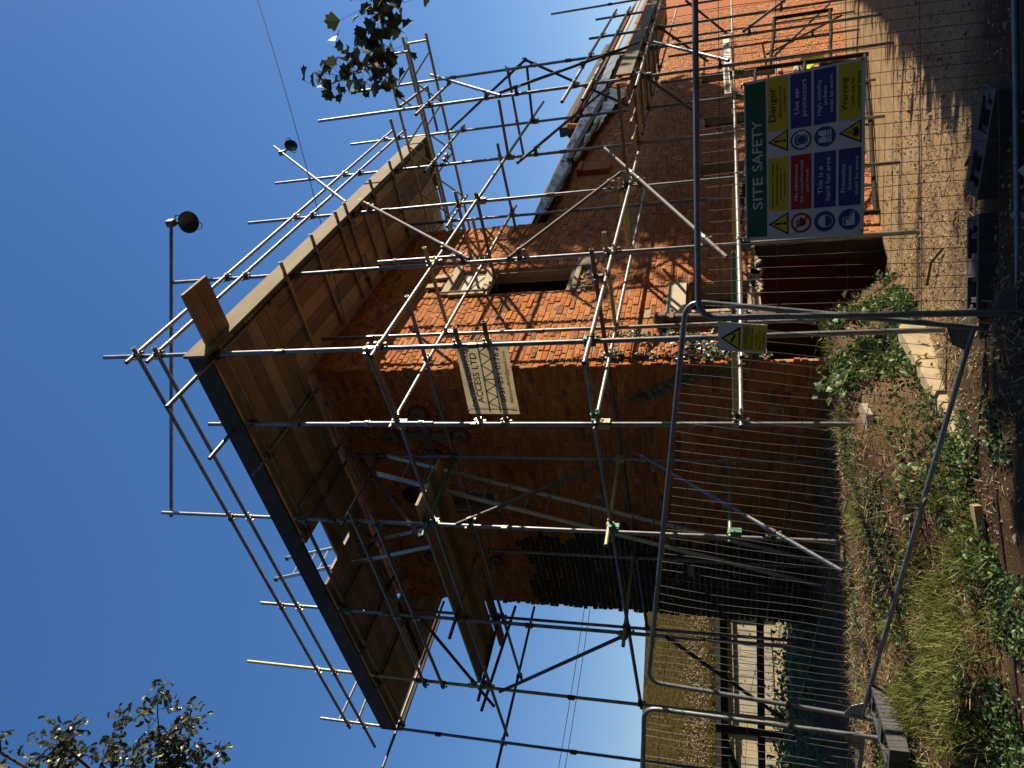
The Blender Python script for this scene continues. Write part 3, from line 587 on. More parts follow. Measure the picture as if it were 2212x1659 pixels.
plank(roof,'roof_batten',(4.75,-.215,2.93),(6.95,-.215,2.83),.07,.03,M['toe'],(0,-1,0))
plank(roof,'roof_batten',(7.45,-.215,2.93),(13.0,-.215,2.74),.11,.035,M['toe'],(0,-1,0))
plank(roof,'roof_batten',(7.45,-.205,2.76),(10.2,-.205,2.63),.06,.03,M['toe'],(0,-1,0))
plank(roof,'roof_batten',rp(9,1.22,.05),rp(18.5,1.22,.05),.08,.05,M['toe'],n1)
def tiles(f,n,par,x0,x1,ya):
    y0=ya; k=0
    while y0<RY-.03:
        mb=MB(); x=x0+(.08 if k%2 else 0)
        while x<x1-.16:
            a=[f(x,y0,.05),f(x+.152,y0,.05+random.uniform(-.006,.006)),f(x+.152,min(y0+.17,RY),.026),f(x,min(y0+.17,RY),.026)]; mb.prism(a,n*.014); x+=.16
        tag(mb.build('tile_course',M['tile'],par),kind='stuff'); y0+=.133; k+=1
tiles(rp,n1,roof,11.2,18.55,1.30); tiles(rq,n2,roof2,18.65,HX,.4)
mb=MB()
for k in range(44):
    x=18.6+k*.34; mb.box((x+.16,RY,5.30+random.uniform(-.012,.012)),(.33,.26,.20),Matrix.Rotation(random.uniform(-.03,.03),3,'Z'))
tag(mb.build('ridge_tiles',M['ridge'],hall),kind='stuff')
mb=MB(); mb.bx(18.45,18.8,RY-.25,RY+.05,4.9,5.36); mb.build('verge_block',M['ridge'],hall)
mb=MB(); mb.tube((18.0,RY-.35,4.5),(18.05,RY-.4,4.95),.09,12); mb.build('roof_vent',M['brick'],hall)
# ------------------------------------------------------------------ scaffold
sc=thing('scaffold','galvanised tube scaffold standing round the brick tower and along the hall','scaffold',(.4,-.6,-1.9))
segs=[]
for role,x0,y0,z0,x1,y1,z1,fin in TUBES:
    a,b=V((x0,y0,z0)),V((x1,y1,z1))
    if role=='standard': a.z=min(a.z,gzf(x0,y0)+.02) if (x0,y0) not in ((-1.5,-.28),(-1.5,1.34),(-.3,1.27)) else a.z
    segs.append((role,a,b,fin))
    mb=MB(); mb.tube(a,b,.0246,14,True); mb.build(role,M[fin],sc,True)
    if role=='standard' and b.z-a.z>6.5:
        for zz in (random.uniform(2.1,2.6),random.uniform(4.55,4.9))[:1 if x0>9 else 2]:
            mb=MB(); mb.tube((a.x,a.y,zz-.055),(a.x,a.y,zz+.055),.0305,12); mb.bx(a.x-.045,a.x-.02,a.y-.04,a.y+.012,zz-.05,zz+.05); mb.build('sleeve_joint',M['coupler'],sc,True)
def closest(a,b,c,d):
    u=b-a; v=d-c; w=a-c; A=u.dot(u);B=u.dot(v);C=v.dot(v);Dd=u.dot(w);E=v.dot(w); den=A*C-B*B
    if den<1e-6: return None
    s=(B*E-C*Dd)/den; t=(A*E-B*Dd)/den
    if not(-.01<=s<=1.01 and -.01<=t<=1.01): return None
    return a+u*s,c+v*t
cnt=0; done=[]
def coupler(p,q,u,v,mat):
    global cnt
    mb=MB(); c=(p+q)/2
    mb.tube(p-u*.03,p+u*.03,.0335,12); mb.tube(q-v*.03,q+v*.03,.0335,12)
    w=u.cross(v); w=w.normalized() if w.length>1e-3 else u.orthogonal().normalized()
    mb.tube(p+u*.012+w*.0-v*.036,p+u*.012-v*.075,.008,6); mb.box(p+u*.012-v*.06,(.022,.022,.022))
    mb.tube(q+v*.012-u*.036,q+v*.012-u*.08,.008,6); mb.box(q+v*.012-u*.062,(.024,.024,.024))
    mb.box(c,(.045,.045,.045),Matrix((u,v,w)).transposed() if abs(u.dot(v))<.3 else None)
    mb.build('coupler',mat,sc); cnt+=1
for i in range(len(segs)):
    for j in range(i+1,len(segs)):
        ri,rj=segs[i][0],segs[j][0]
        if ri==rj and ri!='brace': 
            if not(ri in('ledger','guard_rail')): continue
        k=closest(segs[i][1],segs[i][2],segs[j][1],segs[j][2])
        if not k: continue
        p,q=k; dist=(p-q).length
        if dist>.125: continue
        if any((x-p).length<.05 for x in done): continue
        if cnt>=290: continue
        done.append(p)
        fin=segs[j][3] if segs[j][0]=='transom' else segs[i][3]
        mat=M['coupler'] if random.random()<.65 else M['zinc']
        if 'transom' in (ri,rj) and fin in('gn','gy') and random.random()<.8: mat=M['gn']
        elif 'transom' in (ri,rj) and fin=='y' and random.random()<.6: mat=M['y']
        coupler(p,q,(segs[i][2]-segs[i][1]).normalized(),(segs[j][2]-segs[j][1]).normalized(),mat)
# coloured bracket plates where transoms meet the standards
for x,y,z,mt in ((-1.5,1.3,3.45,'gn'),(-1.5,1.27,1.2,'gn'),(-1.5,1.27,-.15,'gn'),(-1.5,-.28,1.15,'y'),(-.3,1.27,-.12,'y'),(-.3,1.27,1.25,'y'),(-1.5,-1.3,1.18,'gn'),(2.5,-1.3,1.12,'y'),(.43,-1.3,-.28,'gn'),(4.45,-2.3,.98,'g'),(6.5,-2.3,1.0,'gn'),(8.35,-2.3,1.0,'gn'),(2.5,-1.3,3.33,'g'),(4.45,-1.3,3.33,'g'),(6.5,-1.3,3.3,'gn'),(.42,-.28,3.45,'g'),(2.4,-.3,3.5,'g'),(-1.5,3.27,5.35,'gn'),(-1.5,1.34,5.36,'gn'),(-1.5,-.28,3.44,'g'),(6.5,-1.3,-.4,'gn'),(4.45,-1.3,-.38,'y'),(8.25,-1.3,-.5,'gn')):
    mb=MB(); mb.tube((x,y,z-.035),(x,y,z+.035),.034,10); mb.bx(x-.032,x+.032,y-.05,y-.036,z-.075,z+.05); mb.bx(x-.05,x-.036,y-.03,y+.03,z-.07,z+.045); mb.tube((x-.05,y-.045,z),(x-.05,y-.1,z),.007,6); mb.build('bracket_plate',M[mt],sc)
# short tube lashed to a standard
for pts,mt in ((((-1.56,-.34,3.02),(-1.56,-.34,4.03)),'g'),(((.49,-1.36,3.0),(.49,-1.36,4.2)),'g'),(((4.5,-1.36,4.55),(4.9,-1.36,4.62)),'d')):
    mb=MB(); mb.tube(*pts,.0246,14,True); mb.build('lashed_tube',M[mt],sc,True)
    for t in (.15,.8):
        c=V(pts[0]).lerp(V(pts[1]),t); mb=MB(); mb.tube(c-V((0,0,.02)),c+V((0,0,.02)),.034,10); mb.tube(c+V((.06,.06,-.02)),c+V((.06,.06,.02)),.034,10); mb.box(c+V((.03,.03,0)),(.05,.05,.03)); mb.build('coupler',M['zinc'],sc)
# bright chevron lattice beams carrying the corner deck
def lattice(x,zb,label):
    t=thing('lattice_beam',label,'beam',(x,-1.4,zb),'lattice beams bridging over the hall roof'); y0,y1=-3.2,.9; h=.45
    for z in (zb,zb+h): mb=MB(); mb.tube((x,y0,z),(x,y1,z),.0246,12,True); mb.build('chord',M['y'],t,True)
    for y in (y0+.12,): mb=MB(); mb.tube((x,y,zb),(x,y,zb+h),.02,10); mb.build('end_post',M['y'],t,True)
    y=y0+.3; up=True
    while y<y1-.4:
        mb=MB(); mb.tube((x,y,zb if up else zb+h),(x,y+.42,zb+h if up else zb),.0165,8); mb.build('lacing',M['y'],t,True); up=not up; y+=.46
lattice(5.05,4.93,'yellowish lattice beam nearer the tower, jutting out over the hall roof at the top right')
lattice(5.95,4.90,'yellowish lattice beam on the hall side of its twin, under the hanging leaves')
# ------------------------------------------------------------------ decks
def deck(label,loc,group='timber scaffold decks'):
    return thing('scaffold_deck',label,'deck',loc,group)
DZ=5.49
dk=deck('main deck of sandy planks lying on the top lift round the tower',(0,-.7,DZ))
for k in range(6):
    y=-1.19+k*.232-(.055 if k==5 else 0)
    xs=[-.27+.02*k,2.9+.5*(k%3)-.4,6.0] 
    for a,b in zip(xs,xs[1:]): plank(dk,'plank',(a+.004,y,DZ+random.uniform(-.003,.003)),(b-.004,y,DZ),.224,.038,M['board'])
for k in range(6):
    x=-1.40+k*.232
    y0=-2.06 if k in(0,1) else -1.31
    ys=[y0,1.82] if k<2 else [y0 if k<4 else -1.3,2.46+.03*k]
    plank(dk,'plank',(x,ys[0],DZ+.001),(x,ys[1],DZ+.002),.224,.038,M['board'])
    ys=[2.68,6.45] if k<1 else [2.5+.12*(k%2),6.42]
    plank(dk,'plank',(x,ys[0],DZ),(x,ys[1],DZ),.224,.038,M['board'])
for k in range(7): plank(dk,'plank',(-.24,4.96+k*.232,DZ),(2.9,4.96+k*.232,DZ),.224,.038,M['board'])
for k in range(6): plank(dk,'plank',(4.86+k*.232,-.0,DZ+.043),(4.86+k*.232,3.6,DZ+.043),.224,.038,M['board'])
for k in range(2): plank(dk,'plank',(5.9+k*.232,-1.3,DZ+.045),(5.9+k*.232,.02,DZ+.045),.224,.038,M['board'])
mid=deck('lower deck of brown planks resting on the middle lift by the shaded wall',(-1,3,3.6))
for k in range(4): plank(mid,'plank',(-1.37+k*.232,1.03+.05*(k%2),3.625),(-1.37+k*.232,4.88+.06*(k%3),3.625),.224,.038,M['board'])
plank(mid,'plank',(-.3,4.2,3.66),(-.3,5.5,3.66),.224,.038,M['board'])
nd=deck('hall side deck of weathered planks under the eaves behind the upright tubes',(8,-1.8,1.2))
for k in range(4):
    for a,b in ((3.98,7.8),(7.81,11.6),(11.61,15.0)): plank(nd,'plank',(a,-2.22+k*.27,1.215),(b,-2.22+k*.27,1.215),.224,.038,M['board'])
# toe boards
tb=thing('toe_board','pale sunlit boards on edge along the right side of the top deck','board',(2.4,-1.4,5.5))
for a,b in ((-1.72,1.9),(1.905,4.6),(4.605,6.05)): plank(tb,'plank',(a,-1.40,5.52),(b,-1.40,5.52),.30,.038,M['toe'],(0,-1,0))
plank(tb,'plank',(6.08,-1.38,5.53),(6.08,-.4,5.53),.26,.038,M['toe'],(1,0,0))
tb=thing('toe_board','boards coloured dark for shade, on edge along the left side of the top deck','board',(-1.6,2.4,5.5))
for a,b in ((-1.36,.9),(.905,3.05),(3.055,6.45)): plank(tb,'plank',(-1.59,a,5.59),(-1.59,b,5.59),.29,.04,M['toe_shade'],(-1,0,0))
plank(tb,'plank',(-1.5,6.64,5.56),(.8,6.64,5.56),.24,.04,M['toe_shade'],(0,1,0))
tb=thing('toe_board','sunlit plywood boards on edge along the hall deck under the roof','board',(8,-2.4,1.3))
for a,b in ((4.3,8.2),(8.205,12.1),(12.105,15)): plank(tb,'plank',(a,-2.40,1.30),(b,-2.40,1.30),.24,.03,M['toe'],(0,-1,0))
plank(tb,'plank',(4.0,-2.36,1.36),(4.0,-1.1,1.36),.05,.05,M['toe'],(1,0,0))
# ------------------------------------------------------------------ ladders
def ladder(label,a0,a1,b0,b1,rung):
    # a* lower/upper of one rail, b* of the other
    a0,a1,b0,b1=map(V,(a0,a1,b0,b1)); t=thing('ladder',label,'ladder',(a0+b0)/2)
    nrm=(a1-a0).cross(b0-a0).normalized(); d=(a1-a0).normalized()
    for p,q in ((a0,a1),(b0,b1)):
        plank(t,'rail',p,q,.028,.066,M['alu'],(b0-a0).cross(d)); mb=MB(); mb.box(q,(.045,.08,.05)); mb.build('end_cap',M['black'],t)
    n=int((a1-a0).length/rung)
    for k in range(1,n): mb=MB(); mb.tube(a0.lerp(a1,(k-.3)/n),b0.lerp(b1,(k-.3)/n),.014,8); mb.build('rung',M['alu'],t,True)
ladder('aluminium ladder leaning along the shaded wall below the lower deck',(-.45,2.89,-1.24),(-.45,1.13,4.48),(-.85,2.87,-1.22),(-.85,1.10,4.47),.28)
ladder('aluminium ladder rising from the lower deck through the gap in the top deck',(-.55,2.32,3.68),(-.55,3.35,6.92),(-.95,2.30,3.68),(-.95,3.39,6.93),.28)
# ------------------------------------------------------------------ flood lamps on poles
def lamp(label,a,b,c,nrm,r):
    t=thing('floodlight',label,'lamp',V(b),'green dish lamps above the scaffold'); mb=MB(); mb.tube(a,b,.0246,14,True); mb.build('pole',M['g'],t,True)
    c=V(c); n=V(nrm).normalized(); u=n.orthogonal().normalized(); w=n.cross(u); N=28; prof=[(0,-.5),(.35,-.47),(.7,-.34),(.92,-.14),(1,0),(.95,.02),(.6,-.22),(0,-.33)]
    mb=MB(); vs=[]
    for (q,h) in prof: vs+=[c+(u*math.cos(2*math.pi*k/N)+w*math.sin(2*math.pi*k/N))*max(q,.001)*r+n*h*r for k in range(N)]
    mb.add(vs,[(i*N+k,i*N+(k+1)%N,(i+1)*N+(k+1)%N,(i+1)*N+k) for i in range(len(prof)-1) for k in range(N)]); d=mb.build('dish',M['shade'],t,True)
    for s in (1,-1):
        mb=MB(); e=u*s; mb.path([c+e*r*.98+w*.05,c+e*r*1.28+w*.03,c+e*r*1.28-w*.03,c+e*r*.98-w*.05],.008,6); mb.build('handle',M['shade'],t,True)
    pb=V(b); best=V(a).lerp(V(b),max(0,min(1,(c-V(a)).dot(V(b)-V(a))/(V(b)-V(a)).length_squared)))
    mb=MB(); mb.tube(best,c-n*r*.4,.02,10); mb.box(best,(.09,.09,.12)); mb.build('arm',M['coupler'],t)
lamp('green dish lamp at the end of the long pole bridging over the scaffold top',(-1.5,1.42,7.52),(.90,-2.0,7.40),(1.00,-1.95,7.20),(-.45,-.1,-1),.155)
lamp('green dish lamp on the slanting pole above the deck, right of its twin',(2.73,-1.41,5.66),(6.7,-1.41,9.2),(6.25,-1.5,8.50),(-.5,-.65,-.6),.135)
# ------------------------------------------------------------------ overhead cables
def cable(label,pts,sag,r=.008):
    a,b=V(pts[0]),V(pts[1]); P=[a.lerp(b,t/16)+V((0,0,-sag*4*(t/16)*(1-t/16))) for t in range(17)]; mb=MB(); mb.path(P,r,6); o=mb.build('overhead_cable',M['cable'],None,True); tag(o,label,'cable')
cable('thin black cable running from the tower corner to the top right over the blue sky',((-.01,.21,4.78),(9.5,-7.6,10.2)),.25,.006)
cable('upper of two far wires behind the left-hand scaffold',((14,17,5.0),(2,23.5,6.4)),.1,.012)
cable('lower of two far wires behind the left-hand scaffold',((14,17,4.78),(2,23.5,6.15)),.1,.012)
# ------------------------------------------------------------------ mesh fence panels
def fence(label,TL,TR,BR,BL,nv,zs,sag=.01):
    TL,TR,BR,BL=map(V,(TL,TR,BR,BL)); t=thing('mesh_fence',label,'fence',(BL+BR)/2,'mesh fences round the site'); r=.021
    def corner(a,b,c,q=.13):
        u=(a-b).normalized(); w=(c-b).normalized(); return [b+u*q*(1-s)**2*1.0+w*q*s**2 for s in (0,.2,.4,.6,.8,1)]
    mb=MB(); mb.path([BL-V((0,0,.06))]+[BL]+corner(BL,TL,TR)+corner(TL,TR,BR)+[BR,BR-V((0,0,.06))],r,12); mb.build('frame_tube',M['fence'],t,True)
    mb=MB(); mb.tube(BL.lerp(TL,.07),BR.lerp(TR,.07),r*.9,12); mb.build('bottom_rail',M['fence'],t,True)
    for c,d in ((BL,BR),(BR,BL)):
        e=(d-c).normalized(); p=c.lerp(TL if c is BL else TR,.07); mb=MB(); mb.prism([p,p+e*.17,p+e*.12+V((0,0,.1)),p+V((0,0,.16))],e.cross(V((0,0,1)))*.006); mb.build('corner_gusset',M['fence'],t)
    mb=MB(); wv=[random.uniform(-.012,.012) for _ in range(nv)]
    n=(TR-TL).cross(BL-TL).normalized()
    for k in range(1,nv):
        s=k/nv; a=BL.lerp(BR,s).lerp(TL.lerp(TR,s),.05); b=BL.lerp(BR,s).lerp(TL.lerp(TR,s),.99)
        e=(TR-TL).normalized(); P=[a.lerp(b,q/8)+n*(.012*math.sin(q*1.1+k*.35))+e*wv[k]*math.sin(q*.8) for q in range(9)]; mb.path(P,.0022,4,cap=False)
    for zf in zs:
        P=[BL.lerp(TL,zf).lerp(BR.lerp(TR,zf),q/30)+n*(.012*math.sin(q*1.3))+V((0,0,-sag*math.sin(math.pi*q/30))) for q in range(31)]; mb.path(P,.0026,4,cap=False)
    tag(mb.build('wire_mesh',M['wire'],t),kind='stuff'); return t
fence('leaning mesh fence carrying the small camera warning sign',(-3.40,1.26,.67),(-2.41,-2.20,.22),(-2.49,-1.91,-1.83),(-3.45,1.41,-1.28),44,(.12,.33,.54,.75,.93))
fence('mesh fence panel at the right carrying the large site safety board',(-2.93,-2.36,.12),(-.88,-5.19,.10),(-.88,-5.19,-1.9),(-2.96,-2.32,-1.88),44,(.12,.33,.54,.75,.93))
fence('mesh fence panel at the far left corner with bare wires against the sky',(-3.60,1.36,.70),(-4.65,4.86,.92),(-4.67,4.86,-1.15),(-3.64,1.36,-1.26),44,(.12,.33,.54,.75,.93))
def clip(a,b,label):
    t=thing('fence_clip',label,'clip',V(a)); mb=MB(); mb.tube(V(a)-V((0,0,.02)),V(a)+V((0,0,.02)),.034,10); mb.tube(V(b)-V((0,0,.02)),V(b)+V((0,0,.02)),.034,10); mb.box((V(a)+V(b))/2,(.06,.06,.04)); mb.build('clamp',M['coupler'],t)
clip((-3.43,1.35,-.55),(-3.62,1.36,-.55),'steel clamp joining the two posts of the left fence panels')
def foot(label,c,ang):
    t=thing('rubber_block',label,'block',c,'rubber fence feet'); e=V((math.cos(ang),math.sin(ang),0)); w=V((-e.y,e.x,0)); R3=Matrix((e,w,V((0,0,1)))).transposed(); c=V(c)
    mb=MB()
    for s in (-1,1): mb.box(c+w*.105*s,(.70,.03,.14),R3); mb.box(c+e*.335*s,(.03,.178,.14),R3)
    for q in (-.22,-.08,.08,.22): mb.box(c+e*q+V((0,0,-.01)),(.035,.178,.12),R3)
    mb.box(c-V((0,0,.045)),(.64,.178,.03),R3); mb.box(c+e*.0+V((0,0,.057)),(.13,.178,.024),R3); mb.box(c+e*.30+V((0,0,.055)),(.04,.178,.026),R3); mb.box(c-e*.30+V((0,0,.055)),(.04,.178,.026),R3)
    mb.build('block',M['black'],t); mb=MB()
    for q in (-.28,.28): mb.tube(c+e*q+V((0,0,.068)),c+e*q+V((0,0,.074)),.028,10)
    tag(mb.build('stud',M['black'],t),kind='stuff')
foot('black rubber fence foot under the corner where the safety sign panel starts',(-2.22,-2.25,gzf(-2.22,-2.25)+.03),2.1)
foot('black rubber fence foot on the sandy drive under the safety board',(-1.93,-3.02,gzf(-1.9,-3.0)+.06),1.65)
foot('black rubber fence foot in the grass at the left fence corner',(-3.72,1.06,gzf(-3.72,1.06)+.09),3.45)
# ------------------------------------------------------------------ flat signs
def text_geo(s,bold=0):
    cu=bpy.data.curves.new('t','FONT'); cu.body=s; cu.size=1; cu.offset=bold; cu.resolution_u=3
    o=bpy.data.objects.new('t',cu); COL.objects.link(o); dg=bpy.context.evaluated_depsgraph_get(); dg.update(); me=o.evaluated_get(dg).to_mesh()
    v=[(q.co.x,q.co.y) for q in me.vertices]; f=[tuple(p.vertices) for p in me.polygons]; o.evaluated_get(dg).to_mesh_clear(); bpy.data.objects.remove(o); bpy.data.curves.remove(cu); return v,f
class Flat:
    def __init__(s,TL,TR,BR,BL,parent,bow=0): s.c=[V(q) for q in (TL,TR,BR,BL)]; s.par=parent; s.n=(s.c[3]-s.c[0]).cross(s.c[1]-s.c[0]).normalized(); s.b=bow; s.W=(s.c[1]-s.c[0]).length; s.H=(s.c[3]-s.c[0]).length
    def p(s,u,v,l=0): 
        a=s.c[0].lerp(s.c[1],u); b=s.c[3].lerp(s.c[2],u); return a.lerp(b,v)+s.n*(l*.0012+s.b*math.sin(math.pi*u)*.5)
    def base(s,mat,name,t=.006):
        mb=MB(); n=12; f=[s.p(k/n,0) for k in range(n+1)]+[s.p(k/n,1) for k in range(n,-1,-1)]
        for k in range(n): mb.prism([s.p(k/n,0),s.p((k+1)/n,0),s.p((k+1)/n,1),s.p(k/n,1)],-s.n*t)
        return mb.build(name,mat,s.par)
    def shapes(s,polys,mat,name,l=1,n=1):
        mb=MB()
        for q in polys: mb.add([s.p(u,v,l) for u,v in q],[tuple(range(len(q)))])
        return mb.build(name,mat,s.par)
    def rect(s,u0,u1,v0,v1,mat,name,l=1):
        k=6; return s.shapes([[(u0+(u1-u0)*i/k,v0),(u0+(u1-u0)*(i+1)/k,v0),(u0+(u1-u0)*(i+1)/k,v1),(u0+(u1-u0)*i/k,v1)] for i in range(k)],mat,name,l)
    def disc(s,u,v,r,mat,name,l=1,r0=0,n=28):
        A=[(math.cos(2*math.pi*k/n),math.sin(2*math.pi*k/n)) for k in range(n)]; f=lambda a,q:(u+a[0]*q/s.W,v+a[1]*q/s.H)
        if r0: return s.shapes([[f(A[k],r0),f(A[(k+1)%n],r0),f(A[(k+1)%n],r),f(A[k],r)] for k in range(n)],mat,name,l)
        return s.shapes([[f(a,r) for a in A]],mat,name,l)
    def text(s,lines,mat,name='lettering',l=2,bold=0):
        for st,u0,u1,v0,v1 in lines:
            mb=MB(); v,f=text_geo(st,bold); a=np.array(v); x0,x1=a[:,0].min(),a[:,0].max(); y0,y1=a[:,1].min(),a[:,1].max()
            mb.add([s.p(u0+(x-x0)/(x1-x0)*(u1-u0),v1-(y-y0)/(y1-y0)*(v1-v0),l) for x,y in v],f); q=mb.build(name,mat,s.par); (tag(q,kind='stuff') if ' ' in st else None)
    def bars(s,L,mat,name,l=2):
        # L: (u0,v0,u1,v1,width in metres)
        P=[]
        for u0,v0,u1,v1,w in L:
            dx,dy=(u1-u0)*s.W,(v1-v0)*s.H; d=math.hypot(dx,dy); ox,oy=-dy/d*w/2/s.W,dx/d*w/2/s.H; P.append([(u0+ox,v0+oy),(u1+ox,v1+oy),(u1-ox,v1-oy),(u0-ox,v0-oy)])
        return s.shapes(P,mat,name,l)
t=thing('safety_sign','large white site safety board with green heading, tied crooked to the right fence panel','sign',(-2.4,-3.2,-.55))
F=Flat((-2.74,-2.81,-.19),(-2.14,-3.64,-.19),(-2.10,-3.69,-.91),(-2.75,-2.80,-.88),t,.03)
F.base(M['white'],'board')
F.rect(.02,.982,.012,.185,M['s_green'],'heading')
ROW=[(.20,.37),(.392,.564),(.585,.766),(.788,.97)]; A,B=(.171,.494),(.657,.985)
for (q,r_,c) in ((A,0,'s_yellow'),(B,0,'s_yellow'),(A,1,'s_red'),(B,1,'s_blue'),(A,2,'s_blue'),(B,2,'s_blue'),(A,3,'s_blue'),(B,3,'s_yellow')): F.rect(q[0],q[1],ROW[r_][0],ROW[r_][1],M[c],'notice_panel')
F.text([('SITE',.19,.385,.062,.150)],M['white'],'heading_lettering',2,.012); F.text([('SAFETY',.425,.742,.062,.150)],M['white'],'heading_lettering',2,.012)
F.text([('No admittance',.224,.438,.418,.449),('for unauthorised',.208,.458,.466,.495),('personal',.271,.402,.512,.548),('Use ear',.741,.903,.42,.462),('protectors',.719,.945,.488,.538),('This is a',.248,.409,.617,.657),('hard hat area',.209,.458,.679,.72),('High visibility',.709,.924,.61,.655),('jackets',.765,.881,.66,.70),('must be worn',.72,.939,.711,.741),('Protective',.246,.407,.808,.843),('footwear',.258,.4,.863,.892),('must be worn',.227,.444,.917,.948)],M['white'],'white_lettering',2,.008)
F.text([('Construction work in progress',.19,.464,.224,.25),('Parents are advised to warn',.204,.455,.259,.282),('children of danger of',.238,.427,.293,.317),('entering this site.',.256,.414,.327,.351),('Danger',.717,.928,.208,.286),('Demolition work',.733,.933,.292,.317),('in progress',.767,.908,.328,.357),('Warning',.71,.905,.806,.873),('Look out for',.731,.9,.881,.914),('overhead loads',.713,.928,.93,.961)],M['s_black'],'black_lettering',2,.010)
def warn(u,r_,mark):
    v0,v1=ROW[r_]; w=.068; F.shapes([[(u,v0-.004),(u+w,v1),(u-w,v1)]],M['s_black'],'pictogram'); F.shapes([[(u,v0+.024),(u+w*.80,v1-.012),(u-w*.80,v1-.012)]],M['s_yellow'],'pictogram',2); h=v1-v0
    if mark: F.shapes([[(u-.008,v0+.31*h),(u+.008,v0+.31*h),(u+.004,v0+.72*h),(u-.004,v0+.72*h)]],M['s_black'],'pictogram',3); F.disc(u,v0+.82*h,.009,M['s_black'],'pictogram',3)
    else:
        F.bars([(u,v0+.3*h,u,v0+.5*h,.005),(u,v0+.5*h,u-.022,v0+.68*h,.004),(u,v0+.5*h,u+.022,v0+.68*h,.004)],M['s_black'],'pictogram',3); F.shapes([[(u-.028,v0+.68*h),(u,v0+.63*h),(u+.028,v0+.68*h),(u+.026,v0+.84*h),(u,v0+.9*h),(u-.026,v0+.84*h)]],M['s_black'],'pictogram',3)
warn(.092,0,True); warn(.592,0,True); warn(.584,3,False)
def rnd(u,r_,col): v=sum(ROW[r_])/2; F.disc(u,v,.061,M[col],'pictogram'); return v
v=rnd(.09,1,'s_red'); F.disc(.09,v,.047,M['white'],'pictogram',2)
F.shapes([[(.068,v-.005),(.112,v-.01),(.108,v+.035),(.078,v+.038)]],M['s_black'],'pictogram',3); F.bars([(.072,v,.066,v-.03,.007),(.082,v,.08,v-.046,.007),(.092,v,.093,v-.05,.007),(.103,v,.107,v-.042,.007),(.11,v+.01,.122,v-.012,.007)],M['s_black'],'pictogram',3)
F.bars([(.052,v-.058,.128,v+.058,.011)],M['s_red'],'pictogram',4)
v=rnd(.582,1,'s_blue'); F.disc(.582,v,.050,M['white'],'pictogram',2,.040); F.disc(.582,v+.005,.030,M['white'],'pictogram',2,.027); F.rect(.532,.552,v-.022,v+.035,M['white'],'pictogram',3); F.rect(.612,.632,v-.022,v+.035,M['white'],'pictogram',3)
v=rnd(.09,2,'s_blue'); F.shapes([[(.055,v-.005)]+[(.09-.034*math.cos(a),v-.005-.05*math.sin(a)) for a in np.linspace(.2,2.94,10)]+[(.125,v-.005),(.128,v+.004),(.052,v+.004)]],M['white'],'pictogram',2); F.disc(.09,v+.02,.034,M['white'],'pictogram',2,.030)
v=rnd(.582,2,'s_blue'); F.shapes([[(.548,v-.055),(.57,v-.055),(.582,v-.02),(.594,v-.055),(.616,v-.055),(.62,v+.052),(.544,v+.052)]],M['white'],'pictogram',2); F.bars([(.582,v-.02,.582,v+.052,.003),(.545,v+.012,.619,v+.012,.004),(.545,v+.032,.619,v+.032,.004)],M['s_blue'],'pictogram',3)
v=rnd(.092,3,'s_blue'); F.shapes([[(.056,v-.03),(.094,v-.03),(.092,v+.0),(.126,v+.028),(.132,v+.046),(.06,v+.046)]],M['white'],'pictogram',2); F.bars([(.058,v-.05,.1,v-.05,.005),(.1,v-.05,.106,v+.0,.004),(.106,v+.0,.134,v+.018,.004),(.134,v+.018,.138,v+.05,.004)],M['white'],'pictogram',3)
for u,v in ((.01,.02),(.985,.01),(.99,.97),(.02,.98)): mb=MB(); mb.path([F.p(u,v,3),F.p(u+(.02 if u<.5 else .015),v-.02 if v<.5 else v+.02,3)-F.n*.02,F.p(u,v-.03,0)-F.n*.05],.006,6); mb.build('cable_tie',M['s_black'],t)
t=thing('camera_warning_sign','small white and yellow camera warning sign hanging from the middle fence panel','sign',(-2.55,-1.95,-.18))
F=Flat((-2.60,-1.88,.0),(-2.54,-2.09,-.01),(-2.55,-2.05,-.35),(-2.61,-1.84,-.34),t)
F.base(M['white'],'board',.004); F.rect(.07,.96,.50,.98,M['s_yellow'],'notice_panel')
F.shapes([[(.44,.05),(.88,.46),(.04,.46)]],M['s_black'],'pictogram'); F.shapes([[(.44,.12),(.77,.43),(.14,.43)]],M['s_yellow'],'pictogram',2)
F.shapes([[(.30,.29),(.35,.25),(.58,.33),(.53,.37)]],M['s_black'],'pictogram',3); F.bars([(.5,.33,.6,.36,.008),(.6,.36,.6,.30,.006),(.56,.30,.64,.30,.006)],M['s_black'],'pictogram',3)
F.text([('WARNING',.10,.90,.515,.625),('These premises',.10,.88,.665,.735),('are under',.25,.68,.755,.81),('24 hour CCTV',.13,.82,.83,.885),('surveillance',.17,.76,.905,.955)],M['s_black'],'lettering',2,.01); F.rect(.10,.90,.637,.648,M['s_black'],'underline',2)
for u,v in ((.05,.02),(.97,.02),(.95,.98),(.05,.98)): mb=MB(); mb.path([F.p(u,v,3),F.p(u,v-.03,3)-F.n*.03],.004,6); mb.build('cable_tie',M['s_black'],t)
t=thing('scaffold_banner','cream scaffold firm banner with black lattice drawing tied between two upright tubes','banner',(-1.47,-.8,2.3))
F=Flat((-1.53,-.45,2.58),(-1.475,-1.34,2.555),(-1.475,-1.34,2.005),(-1.53,-.44,2.015),t,.02)
F.base(M['canvas'],'sheet',.002)
F.text([('DALTON SCAFFOLD',.105,.9,.107,.205),('ACCESS LTD',.16,.846,.23,.36),('0731 251 0176',.177,.843,.69,.80),('daltonscaffold@gmail.com',.16,.86,.858,.945)],M['ink'],'lettering',2,.016)
L=[(.03,.43,1.0,.43,.016),(.03,.637,1.0,.637,.016),(.072,.06,.072,.9,.011),(.953,.06,.953,.9,.011),(.493,.43,.493,.637,.012)]
